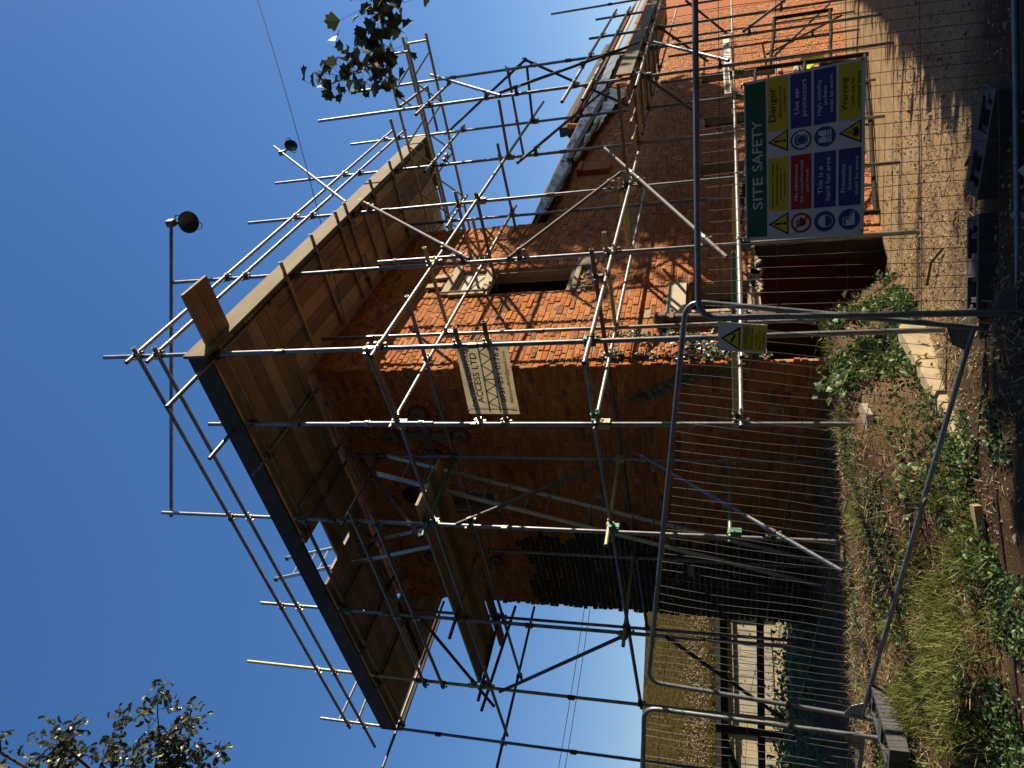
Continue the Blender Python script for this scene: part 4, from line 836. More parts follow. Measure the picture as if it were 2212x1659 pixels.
z=[.09+.0805*k for k in range(6)]
for k in range(5): L+= [(.09+k*.08,.637 if k%2==0 else .43,.17+k*.08,.43 if k%2==0 else .637,.011),(.51+k*.085,.637 if k%2 else .43,.595+k*.085,.43 if k%2 else .637,.011)]
F.bars(L,M['ink'],'lattice_drawing',2)
for u,v in ((.06,.04),(.97,.04),(.97,.96),(.06,.96)): mb=MB(); mb.path([F.p(u,v,2),F.p(u,v,8),F.p(u,v-.08,2)],.006,6); mb.build('cable_tie',M['s_black'],t)
# ------------------------------------------------------------------ site things behind the fence
t=thing('site_barrier','dark green steel barrier standing on the drive behind the safety board','barrier',(6,-.8,-2.6))
a,b=V((8.1,-1.36,0)),V((3.7,-.13,0))
def gp(s,h): q=a.lerp(b,s); return V((q.x,q.y,gzf(q.x,q.y)+h))
for s,h0,h1 in ((0,.0,2.02),(-.42,.6,1.75),(1,.0,1.9)): mb=MB(); mb.tube(gp(s,h0),gp(s,h1),.04,10); mb.build('post',M['barrier'],t,True)
for s0,s1,h in ((0,1,.06),(0,1,1.98),(-.42,0,1.72),(-.42,0,.65),(0,1,1.1)): mb=MB(); mb.path([gp(s0+(s1-s0)*k/6,h) for k in range(7)],.035,10); mb.build('rail',M['barrier'],t,True)
for s in (-.2,.12,.3,.5,.75): mb=MB(); mb.tube(gp(s,.66 if s<0 else .08),gp(s,1.7 if s<0 else 1.96),.018,8); mb.build('bar',M['barrier'],t,True)
t=thing('slotted_channel','pale slotted plastic channel tied along the hall scaffold tube','channel',(8,-1.5,-.25))
mb=MB(); mb.bx(6.15,8.2,-1.47,-1.40,-.30,-.19); mb.build('channel',M['plastic'],t); mb=MB()
for k in range(24): x=6.2+k*.083; mb.bx(x,x+.04,-1.475,-1.469,-.28,-.215)
tag(mb.build('slot',M['s_black'],t),kind='stuff'); mb=MB(); mb.bx(8.25,11.4,-1.48,-1.39,-.36,-.22); mb.build('channel',M['plastic'],t)
def skin_obj(name,verts,edges,radii,mat,par,lv=1):
    me=bpy.data.meshes.new(name); c=np.mean(verts,axis=0); me.from_pydata((np.array(verts)-c).tolist(),edges,[]); me.materials.append(mat); o=bpy.data.objects.new(name,me); COL.objects.link(o); put(o,c,par)
    o.modifiers.new('skin','SKIN'); lay=me.skin_vertices[0] if me.skin_vertices else None
    if lay is None:
        bm=bmesh.new(); bm.from_mesh(me); bm.verts.layers.skin.verify(); bm.to_mesh(me); bm.free(); lay=me.skin_vertices[0]
    for i,r in enumerate(radii): lay.data[i].radius=(r,r)
    lay.data[0].use_root=True; s=o.modifiers.new('sub','SUBSURF'); s.levels=lv; s.render_levels=lv; return o
PX,PY=8.9,-.92; gz0=gzf(PX,PY); t=thing('person','person in a bright yellow jacket bending forward by the hall wall','person',(PX,PY,gz0)); B=lambda x,y,z:(PX+x*.95,PY+y,gz0+z-(.14 if z>.8 else .05 if z>.3 else 0)+(0 if z<.3 else 0))
skin_obj('body',[B(0,0,.95),B(.12,0,1.12),B(.3,0,1.27),B(.42,0,1.30),B(.52,0,1.27),B(.6,0,1.22),B(.02,.1,.9),B(.1,.12,.5),B(0,.12,.09),B(.12,.12,.05),B(.02,-.1,.9),B(.1,-.12,.5),B(0,-.12,.09),B(.12,-.12,.05),B(.36,.19,1.22),B(.42,.24,.95),B(.62,.2,.8),B(.36,-.19,1.22),B(.42,-.24,.95),B(.62,-.2,.8)],
 [(0,1),(1,2),(2,3),(3,4),(4,5),(0,6),(6,7),(7,8),(8,9),(0,10),(10,11),(11,12),(12,13),(2,14),(14,15),(15,16),(2,17),(17,18),(18,19)],[.14,.14,.15,.07,.09,.09,.085,.06,.045,.04,.085,.06,.045,.04,.06,.045,.035,.06,.045,.035],M['skin'],t)
skin_obj('jacket',[B(-.02,0,1.0),B(.12,0,1.13),B(.29,0,1.28),B(.36,.2,1.23),B(.42,.255,.96),B(.58,.21,.82),B(.36,-.2,1.23),B(.42,-.255,.96),B(.58,-.21,.82)],[(0,1),(1,2),(2,3),(3,4),(4,5),(2,6),(6,7),(7,8)],[.185,.19,.185,.095,.075,.06,.095,.075,.06],M['hivis'],t)
skin_obj('trousers',[B(-.02,0,.95),B(.02,.1,.86),B(.1,.12,.5),B(0,.12,.12),B(.02,-.1,.86),B(.1,-.12,.5),B(0,-.12,.12)],[(0,1),(1,2),(2,3),(0,4),(4,5),(5,6)],[.165,.11,.085,.075,.11,.085,.075],M['cloth'],t)
mb=MB(); N=14; q=[B(.6,0,1.26)]
for j in range(7):
    e=math.pi/2*j/6; mb.v+=[(q[0][0]+math.cos(e)*.145*math.cos(2*math.pi*k/N),q[0][1]+math.cos(e)*.125*math.sin(2*math.pi*k/N),q[0][2]+.13*math.sin(e)) for k in range(N)]
mb.f=[(j*N+k,j*N+(k+1)%N,(j+1)*N+(k+1)%N,(j+1)*N+k) for j in range(6) for k in range(N)]; mb.m=[0]*len(mb.f); mb.build('helmet',M['helmet'],t,True)
for s in (-1,1):
    mb=MB(); mb.box(B(.07,.12*s,.05),(.28,.1,.1)); mb.build('boot',M['boot'],t)
    h=V(B(.64,.2*s,.78)); mb=MB(); mb.box(h,(.09,.035,.085))
    for k in range(4): mb.path([h+V((.03,.0,.03-.02*k)),h+V((.075,-.012*s,.02-.02*k)),h+V((.085,-.04*s,.012-.02*k))],.009,6)
    mb.path([h+V((-.02,0,.035)),h+V((.01,-.03*s,.05)),h+V((.04,-.045*s,.045))],.011,6); mb.build('hand',M['skin'],t)
# post and rail fence and the house beyond it
t=thing('rail_fence','dark timber post and rail fence beyond the shaded wall at the left','fence',(1,9,-1.3))
a,b=V((2.15,5.75,0)),V((-4.4,14.8,0))
for z,w in ((-.03,.13),(-.68,.13)): plank(t,'rail',a+V((0,0,z)),b+V((0,0,z+.05)),.05,w,M['rail'],(0,0,1))
for s in (.02,.30,.58,.86): q=a.lerp(b,s)+V((.07,.05,0)); mb=MB(); mb.box(q+V((0,0,-.6)),(.1,.1,1.5)); mb.build('post',M['rail'],t)
plank(t,'diagonal_rail',a.lerp(b,.31)+V((-.04,0,.0)),a.lerp(b,.55)+V((-.04,0,-1.1)),.05,.1,M['rail'],(0,0,1))
h=thing('outbuilding','low cream outbuilding with a mossy sloping roof seen past the left end of the tower','building',(9,16,-1.5))
d=V((-.94,.34,0)); n=V((-.34,-.94,0)); o=V((11.5,12.6,0))
def hp(s,q,z,o=o.copy(),d=d.copy(),n=n.copy()): p=o+d*s+n*q; return (p.x,p.y,z)
mb=MB(); mb.prism([hp(-3,0,-2),hp(14,0,-2),hp(14,0,.30),hp(-3,0,.30)],tuple(-n*.25)); mb.build('wall',M['render'],h)
mb=MB(); mb.prism([hp(-4,.45,.22),hp(14.5,.45,.22),hp(14.5,-3.9,2.55),hp(-4,-3.9,2.55)],(0,0,.14))
rf=mb.build('roof',M['moss'],h)
mb=MB(); mb.prism([hp(-4,-3.8,2.4),hp(14.5,-3.8,2.4),hp(14.5,-8,.3),hp(-4,-8,.3)],(0,0,.1)); mb.build('roof',M['moss'],h)
mb=MB(); mb.prism([hp(-4,.46,.06),hp(14.5,.46,.06),hp(14.5,.46,.21),hp(-4,.46,.21)],tuple(n*.03)); mb.build('fascia',M['rail'],h)
for s0,s1 in ((2.3,4.4),(5.0,7.6),(8.6,11)):
    x=s0
    while x<s1: mb=MB(); mb.prism([hp(x,.006,-1.4),hp(x+.17,.006,-1.4),hp(x+.17,.006,-.38),hp(x,.006,-.38)],tuple(n*.03)); mb.build('cladding_board',M['cladding'],h); x+=.19
for s0 in (1.7,4.5,7.75): mb=MB(); mb.prism([hp(s0,.004,-1.5),hp(s0+.3,.004,-1.5),hp(s0+.3,.004,.0),hp(s0,.004,.0)],tuple(n*.05)); mb.build('pier',M['render'],h)
mb=MB(); mb.prism([hp(4.9,.01,-1.0),hp(4.98,.01,-1.0),hp(4.98,.01,-.4),hp(4.9,.01,-.4)],tuple(n*.03)); mb.build('window',M['glass'],h)
# ------------------------------------------------------------------ leaves and plants
def leaf_lobed(n,deep,w):
    pts=[(0,0)]; N=n*2+1
    out=[]
    for k in range(N):
        a=math.radians(-20+220*k/(N-1)); r=(1 if k%2==1 else deep); out.append((math.cos(a)*r*w*.55,.45+math.sin(a)*r*.55))
    return [(0,0)]+out
LF={'syc':leaf_lobed(5,.74,1.05),'ivy':leaf_lobed(3,.66,1.0),'oak':[(0,0),(.10,.2),(.24,.28),(.13,.4),(.30,.52),(.17,.62),(.26,.8),(.06,1),(-.06,1),(-.26,.8),(-.17,.62),(-.30,.52),(-.13,.4),(-.24,.28),(-.10,.2)],
 'weed':[(0,0),(.2,.18),(.3,.42),(.2,.74),(0,1),(-.2,.74),(-.3,.42),(-.2,.18)],'small':[(0,0),(.26,.4),(0,1),(-.26,.4)],'blade':[(-.5,0),(.5,0),(.42,.35),(.3,.7),(0,1),(-.3,.7),(-.42,.35)]}
def leaf_base(kind,fold=.18,curl=.2):
    P=LF[kind]; v=[]; c=sum(p[1] for p in P)/len(P)
    for x,y in P: v.append((x,y,abs(x)*fold*2-curl*(y-.3)**2))
    v.append((0,c,-curl*(c-.3)**2)); n=len(P); return np.array(v),[(i,(i+1)%n,n) for i in range(n)]
def rots(nrm,spin,r):
    # columns: across, along, normal
    nrm=nrm/np.linalg.norm(nrm,axis=1,keepdims=True); t=np.cross(nrm,np.array([.3,.5,.81])); t/=np.linalg.norm(t,axis=1,keepdims=True); b=np.cross(nrm,t)
    c,s=np.cos(spin)[:,None],np.sin(spin)[:,None]; return np.stack([c*t+s*b,-s*t+c*b,nrm],-1)
def joined(name,bv,bf,R3,sc_,loc,mat,parent=None,kind='stuff',label=None,cat=None):
    n=len(loc); k=len(bv); sc_=np.asarray(sc_); sc_=sc_[:,None] if sc_.ndim==1 else sc_
    v=np.einsum('nij,nkj->nki',R3,bv[None]*sc_[:,None,:])+loc[:,None,:]; v=v.reshape(-1,3); f=(np.array(bf)[None]+(np.arange(n)*k)[:,None,None]).reshape(-1,len(bf[0]))
    c=(v.min(0)+v.max(0))/2; me=bpy.data.meshes.new(name); me.from_pydata((v-c).tolist(),[],f.tolist()); me.materials.append(mat); o=bpy.data.objects.new(name,me); COL.objects.link(o); put(o,c,parent); tag(o,label,cat,None,kind); return o
def leaves(name,kind,R3,sc_,loc,mat,parent,limit,fold=.18,curl=.25):
    bv,bf=leaf_base(kind,fold,curl); me=bpy.data.meshes.new('leaf'); me.from_pydata(bv.tolist(),[],bf); me.materials.append(mat)
    n=len(loc); q=min(limit,n)
    for k in range(q):
        s=float(np.mean(sc_[k])); mw=Matrix([[*(R3[k][i]*s),loc[k][i]] for i in range(3)]+[[0,0,0,1]]); inst('leaf',me,mw,parent)
    if n>q: joined(name,bv,bf,R3[q:],np.asarray(sc_)[q:],loc[q:],mat,parent)
def rnorm(n,up=(0,0,1),spread=1.0): return np.array(up)[None]+rng.normal(0,spread,(n,3))
# hanging sycamore branch, its tree standing out of the picture to the right
def limb(mb,pts,r0,r1,n=8): mb.path(pts,r0,n,0,r1)
t=thing('sycamore_tree','sycamore whose leafy branch hangs in at the top right over the scaffold','tree',(1.5,-9.2,gzf(1.5,-9.2)))
mb=MB(); limb(mb,[(1.5,-9.2,gzf(1.5,-9.2)-.1),(1.45,-9.1,0),(1.5,-9.0,2.2),(1.7,-9.2,4.6),(1.8,-9.6,6.5)],.21,.05,12); mb.build('trunk',M['bark'],t,True)
mb=MB(); limb(mb,[(1.5,-9.0,2.2),(.4,-7.4,2.9),(-.7,-5.9,2.55),(-1.68,-4.49,2.28)],.07,.014); limb(mb,[(1.6,-9.1,3.4),(2.6,-10.0,4.6),(3.4,-11,5.2)],.06,.01); limb(mb,[(1.6,-9.1,3.0),(.7,-10.4,4.4),(.2,-11.2,5.4)],.06,.01); limb(mb,[(-.7,-5.9,2.55),(-1.2,-4.9,2.5),(-1.35,-4.47,2.42)],.02,.008); mb.build('limb',M['bark'],t,True)
mb=MB(); LP=[];LS=[];LN=[]
for i,L in enumerate(SYC):
    limb(mb,L,.008 if i==0 else .004,.0025,6); P=[V(p) for p in L]
    for a,b in zip(P,P[1:]):
        for k in range(8 if i==0 else 5):
            q=a.lerp(b,random.random()); o=V(rng.normal(0,.085,3)); c=q+o; mb.path([q,(q+c)/2+V((0,0,.01)),c],.0016,4); LP.append(c); LS.append(random.uniform(.065,.125))
for k in range(34): q=V((-1.55,-4.08,2.56)); LP.append(q+V(rng.normal(0,.12,3))+V((.0,.0,-.02))); LS.append(random.uniform(.07,.135))
tag(mb.build('twig',M['twig'],t),kind='stuff')
N=len(LP); leaves('leaf_mass','syc',rots(rnorm(N,(-.4,-.5,.35),.75),rng.uniform(0,6.28,N),rng),np.array(LS),np.array(LP),M['syc'],t,200)
N=2600; c=np.array([(1.6,-9.8,5.6),(3.2,-10.9,5.0),(.4,-11,5.2),(1.5,-9,4.6)])[rng.integers(0,4,N)]+rng.normal(0,.75,(N,3)); joined('crown',*leaf_base('syc'),rots(rnorm(N),rng.uniform(0,6.28,N),rng),rng.uniform(.12,.2,N),c,M['syc'],t)
# oak sprays at the far left
t=thing('oak_tree','oak with sprays of lobed leaves rising into the blue sky at the lower left','tree',(-5.6,3.6,gzf(-5.6,3.6)))
mb=MB(); limb(mb,[(-5.6,3.6,gzf(-5.6,3.6)-.1),(-5.55,3.5,1),(-5.4,3.2,3.2),(-5.2,2.6,4.6)],.2,.08,12); mb.build('trunk',M['bark'],t,True)
mb=MB(); LP=[];LS=[]
for i,L in enumerate(OAK): limb(mb,[(-5.2,2.6,4.6),((L[0][0]-5.2)/2,(L[0][1]+2.6)/2,(L[0][2]+4.6)/2+.15),L[0]],.03,.012,6)
mb.build('limb',M['bark'],t,True); mb=MB()
for i,L in enumerate(OAK):
    limb(mb,L,.011,.003,6); P=[V(p) for p in L]; nseg=len(P)-1
    for j,(a,b) in enumerate(zip(P,P[1:])):
        cl=max(1,int((b-a).length/.055))
        for s in range(cl):
            q=a.lerp(b,(s+.5)/cl); fr=(j+s/cl)/nseg; e=q+V(rng.normal(0,.055+.075*(1-fr),3)); mb.path([q,e],.0025,4)
            if random.random()<.16: continue
            for k in range(11): LP.append(e+V(rng.normal(0,.042,3))); LS.append(random.uniform(.06,.115))
    for k in range(9): LP.append(P[-1]+V(rng.normal(0,.04,3))); LS.append(random.uniform(.06,.10))
for k in range(260): LP.append(V(OAK[2][1])+V(rng.normal(0,.13,3))+V((-.06,-.1,.04))); LS.append(random.uniform(.06,.11))
for k in range(150): LP.append(V(OAK[6][1])+V(rng.normal(0,.10,3))); LS.append(random.uniform(.06,.11))
tag(mb.build('twig',M['twig'],t),kind='stuff'); N=len(LP); ordr=rng.permutation(N); leaves('leaf_mass','oak',rots(rnorm(N,(.5,-.7,.6),.8),rng.uniform(0,6.28,N),rng),np.array(LS)[ordr],np.array(LP)[ordr],M['oakl'],t,200,.25,.4)
N=1500; joined('crown',*leaf_base('oak'),rots(rnorm(N),rng.uniform(0,6.28,N),rng),rng.uniform(.09,.14,N),np.array((-5.6,3.1,5.9))[None]+rng.normal(0,.5,(N,3)),M['oakl'],t)
# tree and hedge across the drive, out of the picture to the right
t=thing('ash_tree','tall tree across the drive, out of the picture to the right, shading the hall wall','tree',(20.4,-9.6,gzf(20.4,-9.6)))
mb=MB(); limb(mb,[(20.4,-9.6,-4.4),(20.3,-9.5,-.5),(20.2,-9.6,3),(20,-9.6,6),(19.6,-9.6,8.4)],.34,.07,12); mb.build('trunk',M['bark'],t,True); mb=MB()
for e in ((14.0,-9.4,7.0),(15.6,-9.9,6.1),(21.5,-9.4,7.2),(16.5,-9,8.3),(20,-10,8.2),(14.6,-9.2,6.2)): limb(mb,[(20.2,-9.6,3.6),((20.2+e[0])/2,(-9.6+e[1])/2,(4.2+e[2])/2+.4),e],.11,.02,7)
mb.build('limb',M['bark'],t,True)
N=8500; c=np.column_stack([rng.uniform(13.5,23.5,N),rng.normal(-9.5,.7,N),rng.uniform(5.75,9.6,N)]); c=c[(c[:,2]>5.75+.22*np.abs(np.sin(c[:,0]*1.7)))&(c[:,0]>13.55+.3*np.sin(c[:,2]*2.1)+.18*(9-c[:,2])*0)]; N=len(c); joined('crown',*leaf_base('weed'),rots(rnorm(N),rng.uniform(0,6.28,N),rng),rng.uniform(.22,.4,N),c,M['syc'],t)
N=26000; x=1+26*rng.random(N)**1.25; top=np.interp(x,(1,3.2,4.0,8,11.7,15.5,27),(2.45,2.4,1.42,1.31,1.13,1.03,.8))+.05*np.sin(x*1.3+.6)-np.where(x>3.7,.16,0); y=-8+rng.normal(0,.35,N); z0_=gz(x,y); z=z0_+(top-z0_)*rng.random(N)**.6; joined('hedge',*leaf_base('weed'),rots(rnorm(N),rng.uniform(0,6.28,N),rng),np.where(z>top-.3,rng.uniform(.10,.18,N),rng.uniform(.24,.4,N)),np.column_stack([x,y,z]),M['syc'],None,'stuff','leafy hedge along the far side of the drive, out of the picture to the right','hedge')
t=thing('boundary_wall','long brick boundary wall across the drive, out of the picture to the right','wall',(14,-8.3,-3.4)); X_=[3.75,8,11.7,15.5,27]; T_=[1.40,1.30,1.12,1.02,.7]
mb=MB(); mb.prism([(3.75,-8.45,-4.6)]+[(a,-8.45,b) for a,b in zip(X_,T_)]+[(27,-8.45,-4.6)],(0,.28,0)); mb.build('wall',M['brick'],t)
for k in range(4):
    mb=MB(); mb.prism([(X_[k]+.01,-8.49,T_[k]+.003),(X_[k+1]-.01,-8.49,T_[k+1]+.003),(X_[k+1]-.01,-8.49,T_[k+1]+.06),(X_[k]+.01,-8.49,T_[k]+.06)],(0,.36,0)); mb.build('coping',M['concrete'],t)
for x,h,lb in ((7.4,3.1,'bare forked sapling nearest the viewer in the hedge across the drive'),(9.1,2.4,'bare forked sapling farther along the hedge across the drive')):
    t=thing('bare_sapling',lb,'tree',(x,-7.9,gzf(x,-7.9))); mb=MB(); limb(mb,[(x,-7.9,-2.7),(x+.1,-7.9,.6),(x+.3,-7.95,h)],.07,.02); mb.build('trunk',M['bark'],t,True); mb=MB()
    for k in range(6): q=random.uniform(.3,.9); b=V((x+.1+.2*q,-7.9,.6+(h-.6)*q)); limb(mb,[b,b+V((random.uniform(-.5,.5),random.uniform(-.2,.2),.5)),b+V((random.uniform(-1,1),random.uniform(-.3,.3),random.uniform(.6,1.1)))],.03,.008,6)
    mb.build('limb',M['bark'],t,True)
# unseen tree belt added behind the viewer to cut sky light on shaded faces
N=26000; P=np.array([(2,-21),(-8,-18),(-14,-12),(-17,-4),(-17,4),(-14,12),(-10,19),(-4,25)],float); k=rng.integers(0,7,N); f=rng.random(N)[:,None]; c=P[k]*(1-f)+P[k+1]*f+rng.normal(0,1.0,(N,2))
h=rng.beta(1.3,1.2,N)*(14+2.0*np.sin(c[:,1]*.9)+1.2*np.sin(c[:,1]*2.3)); joined('added_tree_belt',*leaf_base('weed'),rots(rnorm(N,(.7,.0,.5),.7),rng.uniform(0,6.28,N),rng),rng.uniform(.55,1.0,N),np.column_stack([c,gz(c[:,0],c[:,1])+h]),M['syc'],None,'stuff','unseen belt of leafy trees added behind the viewer to block sky light','trees')
# ivy on the sunlit face
t=thing('ivy','ivy creeping up the sunlit brick face beside the corner','plant',(.45,-.03,.2)); mb=MB(); LP=[];LS=[]
for (x0,z0,x1,z1,n,w) in ((.12,-.2,.16,1.35,170,.05),(.5,-.3,.62,1.05,150,.06),(.2,-.5,.35,.35,150,.10),(.35,.1,.85,.72,90,.07),(.62,.8,.72,1.3,50,.05),(.1,1.2,.12,1.75,34,.03),(.06,-.6,.08,.5,90,.04)):
    P=[V((x0+(x1-x0)*s/10+.03*math.sin(s*1.3+x0*9),-.015,z0+(z1-z0)*s/10)) for s in range(11)]; mb.path(P,.005,5)
    for k in range(n): q=P[0].lerp(P[-1],random.random()**1.2); LP.append(q+V((random.gauss(0,w),-abs(random.gauss(.015,.02)),random.gauss(0,.03)))); LS.append(random.uniform(.035,.075))
mb.build('stem',M['twig'],t); N=len(LP); o_=rng.permutation(N); leaves('leaf_mass','ivy',rots(rnorm(N,(.1,-1,.3),.4),rng.uniform(2.2,4.1,N),rng),np.array(LS)[o_],np.array(LP)[o_],M['ivy'],t,180)
t=thing('ivy','dark ivy creeping across the shaded brick face just left of the corner','plant',(-.03,.4,.4)); mb=MB(); LP=[];LS=[]
P=[V((-.015,.08,-.2)),V((-.015,.2,.35)),V((-.015,.4,.7)),V((-.015,.5,1.0))]; mb.path(P,.005,5); mb.build('stem',M['twig'],t)
for a,b in zip(P,P[1:]):
    for k in range(55): LP.append(a.lerp(b,random.random())+V((-abs(random.gauss(.012,.015)),random.gauss(0,.05),random.gauss(0,.05)))); LS.append(random.uniform(.035,.07))
N=len(LP); leaves('leaf_mass','ivy',rots(rnorm(N,(-1,.0,.3),.4),rng.uniform(0,6.28,N),rng),np.array(LS),np.array(LP),M['ivy'],t,60)
# ------------------------------------------------------------------ bank: kerb, litter, weeds, grass
for k,(a,b,lb) in enumerate((((-.62,-.74),(-1.32,-.80),'sandy concrete kerb block at the right end of the kerb row'),((-1.34,-.802),(-2.04,-.86),'sandy concrete kerb block in the middle of the kerb row'),((-2.06,-.862),(-2.80,-.92),'sandy concrete kerb block at the left end of the kerb row'))):
    a,b=V((*a,0)),V((*b,0)); z=-1.71-.012*k; d=(b-a).normalized(); w=V((-d.y,d.x,0)); tt=.17
    mb=MB(); n=8; top=[];
    for s in range(n+1):
        q=a.lerp(b,s/n)+V((0,0,z+random.uniform(-.006,.006))); top.append([q+w*tt*.5+V((0,0,-.02)),q+w*(tt*.5-.03),q-w*(tt*.5-.03),q-w*tt*.5+V((0,0,-.02)),q-w*(tt*.5+.01)+V((0,0,-.3)),q+w*(tt*.5+.01)+V((0,0,-.3))])
    m_=len(top[0]); mb.add([p for s in top for p in s],[(i*m_+j,i*m_+(j+1)%m_,(i+1)*m_+(j+1)%m_,(i+1)*m_+j) for i in range(n) for j in range(m_)]+[tuple(range(m_)),tuple(range(n*m_,n*m_+m_))])
    tag(mb.build('kerb_block',M['concrete']),lb,'kerb','kerb blocks along the bank')
mb=MB(); mb.prism([(-1.80,-.36,-1.335),(-1.66,-.52,-1.34),(-1.42,-.47,-1.335),(-1.30,-.30,-1.33),(-1.36,-.14,-1.325),(-1.58,-.16,-1.33)],(.01,.01,.05)); tag(mb.build('concrete_pad',M['pad']),'rough concrete slab under the upright tube left of the corner tube','slab')
mb=MB(); mb.box((-1.5,1.40,-1.245),(.5,.22,.045),Matrix.Rotation(.6,3,'Z')); tag(mb.build('sole_board',M['toe']),'pale timber sole board under the third upright tube','board')
mb=MB(); mb.box((-3.35,-.75,gzf(-3.35,-.75)+.03),(.5,.09,.05),Matrix.Rotation(2.2,3,'Z')@Matrix.Rotation(.1,3,'Y')); tag(mb.build('timber_offcut',M['frame']),'orange timber offcut lying in the weeds behind the long bottom rail','wood')
def onbank(n,x0,x1,y0,y1,lo,hi,f=None):
    out=[]
    while len(out)<n:
        x=rng.uniform(x0,x1,n*3); y=rng.uniform(y0,y1,n*3); d=sdf(x,y); k=(d>lo)&(d<hi)
        if f is not None: k&=f(x,y)
        out+=list(zip(x[k],y[k]))
    a=np.array(out[:n]); return np.column_stack([a,gz(a[:,0],a[:,1])])
def clump(x,y,s,th): return (np.sin(x*s+1.3*np.sin(y*s*.8))+np.sin(y*s*1.3+1.7*np.sin(x*s*.6)))>th
def blades(name,n,reg,hmin,hmax,wid,tilt,mat,label,cat,lift=0):
    L=onbank(n,*reg); d=rng.normal(0,tilt,(n,3)); d[:,2]=1; d/=np.linalg.norm(d,axis=1,keepdims=True)
    # blade: along = d, curl outwards
    t=np.cross(d,rng.normal(0,1,(n,3))); t/=np.linalg.norm(t,axis=1,keepdims=True); R3=np.stack([t,d,np.cross(t,d)],-1)
    bv=np.array([(-.5,0,0),(.5,0,0),(-.42,.4,.03),(.42,.4,.03),(-.28,.75,.12),(.28,.75,.12),(0,1,.24)]); bf=[(0,1,3),(0,3,2),(2,3,5),(2,5,4),(4,5,6)]
    h=rng.uniform(hmin,hmax,n); L[:,2]+=lift; return joined(name,bv,bf,R3,np.stack([np.full(n,wid),h,h],-1),L,mat,None,'stuff',label,cat)
blades('dry_litter',16000,(-4.6,1.6,-1.7,2.6,.02,9),.05,.20,.006,2.6,M['dry'],'tangle of dry brown stems covering the earth bank','dead stems',.005)
blades('dry_litter',2600,(-3.4,.8,-3.2,-.6,-1.6,.0),.02,.12,.006,2.5,M['dry'],'scattered dry stems on the edge of the drive and path','dead stems',.004)
blades('grass',5200,(-4.9,-3.1,-.9,1.9,-.05,1.0,lambda x,y:clump(x,y,5,-.1)),.05,.22,.006,.75,M['grass'],'bright grass along the edge of the bank at lower left','grass')
blades('grass',3500,(-4.6,1.3,-1.6,1.6,-.02,1.6,lambda x,y:clump(x,y,6,.75)),.05,.2,.006,.7,M['grass'],'thin tufts of grass among the weeds of the bank','grass')
def weeds(name,n,reg,smin,smax,hmax,kind,label,mat='weed'):
    L=onbank(n,*reg); L[:,2]+=np.abs(rng.normal(0,hmax*.5,n)); tag(joined(name,*leaf_base(kind),rots(rnorm(n,(-.1,-.2,1),.55),rng.uniform(0,6.28,n),rng),rng.uniform(smin,smax,n),L,M[mat]),label,'weeds')
weeds('ground_weeds',6500,(-4.4,1.6,-1.75,1.6,-.10,2.2,lambda x,y:clump(x,y,4.3,.55)),.018,.05,.07,'weed','low green weeds scattered over the bank')
weeds('ground_weeds',2600,(-4.9,-2.4,-2.3,.6,-.75,.05,lambda x,y:clump(x,y,4,.2)),.018,.05,.06,'weed','small green weeds along the dark path edge')
weeds('ground_weeds',2300,(-1.4,1.5,-1.4,-.15,-.03,.8,lambda x,y:clump(x,y,5.3,-.4)),.03,.085,.22,'weed','dense green weeds at the foot of the tower corner')
weeds('ground_weeds',1500,(-3.6,.4,-1.78,-.5,-.12,.35),.03,.07,.16,'weed','green weeds trailing over the kerb blocks')
weeds('ground_weeds',7000,(-6.5,3,4.2,12.5,.6,20),.05,.13,.30,'weed','dark scrub behind the left fences in the shade of the tower')
weeds('fallen_leaves',900,(-4.4,1.6,-3.6,1.6,-2.5,2.2),.03,.07,.01,'small','brown fallen leaves lying on the ground','dry')
weeds('ground_weeds',2600,(-5,6,9,13,1,20),.05,.13,.5,'weed','green scrub in front of the outbuilding')
N=15000; s_=rng.uniform(-3.5,14,N); q=.5-np.abs(rng.normal(0,.75,N)); P=np.array([hp(a,b,.36+(.45-b)*.536) for a,b in zip(s_.tolist(),q.tolist())]); P[:,2]+=rng.exponential(.05,N)-np.where(q>.3,rng.exponential(.16,N),0); tag(joined('roof_moss',*leaf_base('small'),rots(rnorm(N,(0,-.5,1),.7),rng.uniform(0,6.28,N),rng),rng.uniform(.03,.075,N),P,M['dry']),'dry moss and creeper hanging along the eaves of the outbuilding','moss')
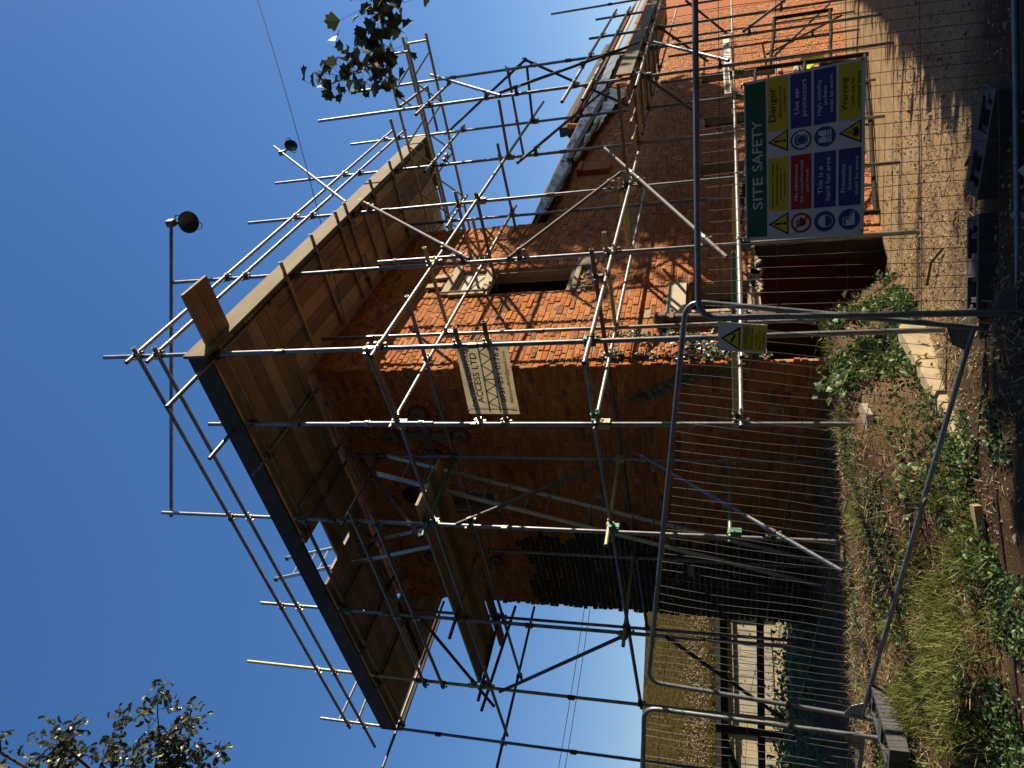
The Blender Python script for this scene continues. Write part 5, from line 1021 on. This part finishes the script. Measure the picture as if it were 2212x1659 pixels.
for x,y,h,n,lb in ((-.45,-.52,.42,26,'leafy maple seedling with bright lobed leaves, tallest below the tower corner'),(-.95,-.42,.38,22,'bright maple seedling with lobed leaves beside the corner tube foot'),(.35,-.42,.45,24,'pale leafy maple seedling behind the safety sign corner'),(-2.6,-.55,.25,9,'small maple seedling standing in the dry stems above the kerb')):
    z=gzf(x,y); t=thing('maple_seedling',lb,'plant',(x,y,z),'maple seedlings on the bank'); mb=MB(); LP=[];LS=[]
    for k in range(4):
        e=V((x+random.gauss(0,.12),y+random.gauss(0,.12),z+h*random.uniform(.7,1.05))); mb.path([(x,y,z-.02),((x+e.x)/2,(y+e.y)/2,z+h*.5),e],.005,5)
        for q in range(n//4+1): LP.append(V((x,y,z)).lerp(e,random.uniform(.35,1))+V(rng.normal(0,.07,3))); LS.append(random.uniform(.08,.15)*(.6 if n<10 else .9))
    mb.build('stem',M['twig'],t); N=len(LP); leaves('leaf_mass','syc',rots(rnorm(N,(-.3,-.4,.8),.4),rng.uniform(0,6.28,N),rng),np.array(LS),np.array(LP),M['weed'],t,60)
# stones and sticks
n=5200; L=onbank(n,-5,3.5,-4.8,-.2,-4,.02); bv=np.array([(1,0,0),(-1,0,0),(0,1,0),(0,-1,0),(0,0,.8),(0,0,-.5)])+np.random.default_rng(2).normal(0,.12,(6,3)); bf=[(0,2,4),(2,1,4),(1,3,4),(3,0,4),(2,0,5),(1,2,5),(3,1,5),(0,3,5)]
joined('gravel',bv,bf,rots(rnorm(n,(0,0,1),.4),rng.uniform(0,6.28,n),rng),rng.uniform(.004,.018,n)*np.where(rng.random(n)<.03,2,1),L,M['stonebit'],None,'stuff','small stones strewn over the drive and the dark path','gravel')
for x,y,a,l,lb in ((-.9,-1.75,.9,.55,'bare stick lying on the drive below the weeds'),(-1.5,-2.75,.3,.28,'short pale stick on the drive near the rubber foot'),(-1.15,-2.2,2.2,.22,'flat wood chip on the sandy drive')):
    z=gzf(x,y)+.02; mb=MB(); mb.path([(x,y,z),(x+l*.5*math.cos(a),y+l*.5*math.sin(a),z+.02),(x+l*math.cos(a+.2),y+l*math.sin(a+.2),z)],.012,6); tag(mb.build('stick',M['twig']),lb,'stick')
for (x0,y0,x1,y1,h,lb) in ((-2.2,-.6,-3.1,-1.2,.45,'thin bare bramble stem arching over the kerb'),(-1.7,-.9,-2.9,-1.0,.35,'thin bare bramble stem lying across the dry bank'),(-3.9,-.1,-4.3,.8,.3,'pale bramble stem in the left-hand grass')):
    P=[(x0+(x1-x0)*s/8,y0+(y1-y0)*s/8,gzf(x0+(x1-x0)*s/8,y0+(y1-y0)*s/8)+.04+h*math.sin(math.pi*s/8)*.8) for s in range(9)]; mb=MB(); mb.path(P,.005,5,r1=.002); tag(mb.build('bramble_stem',M['twig']),lb,'stem')
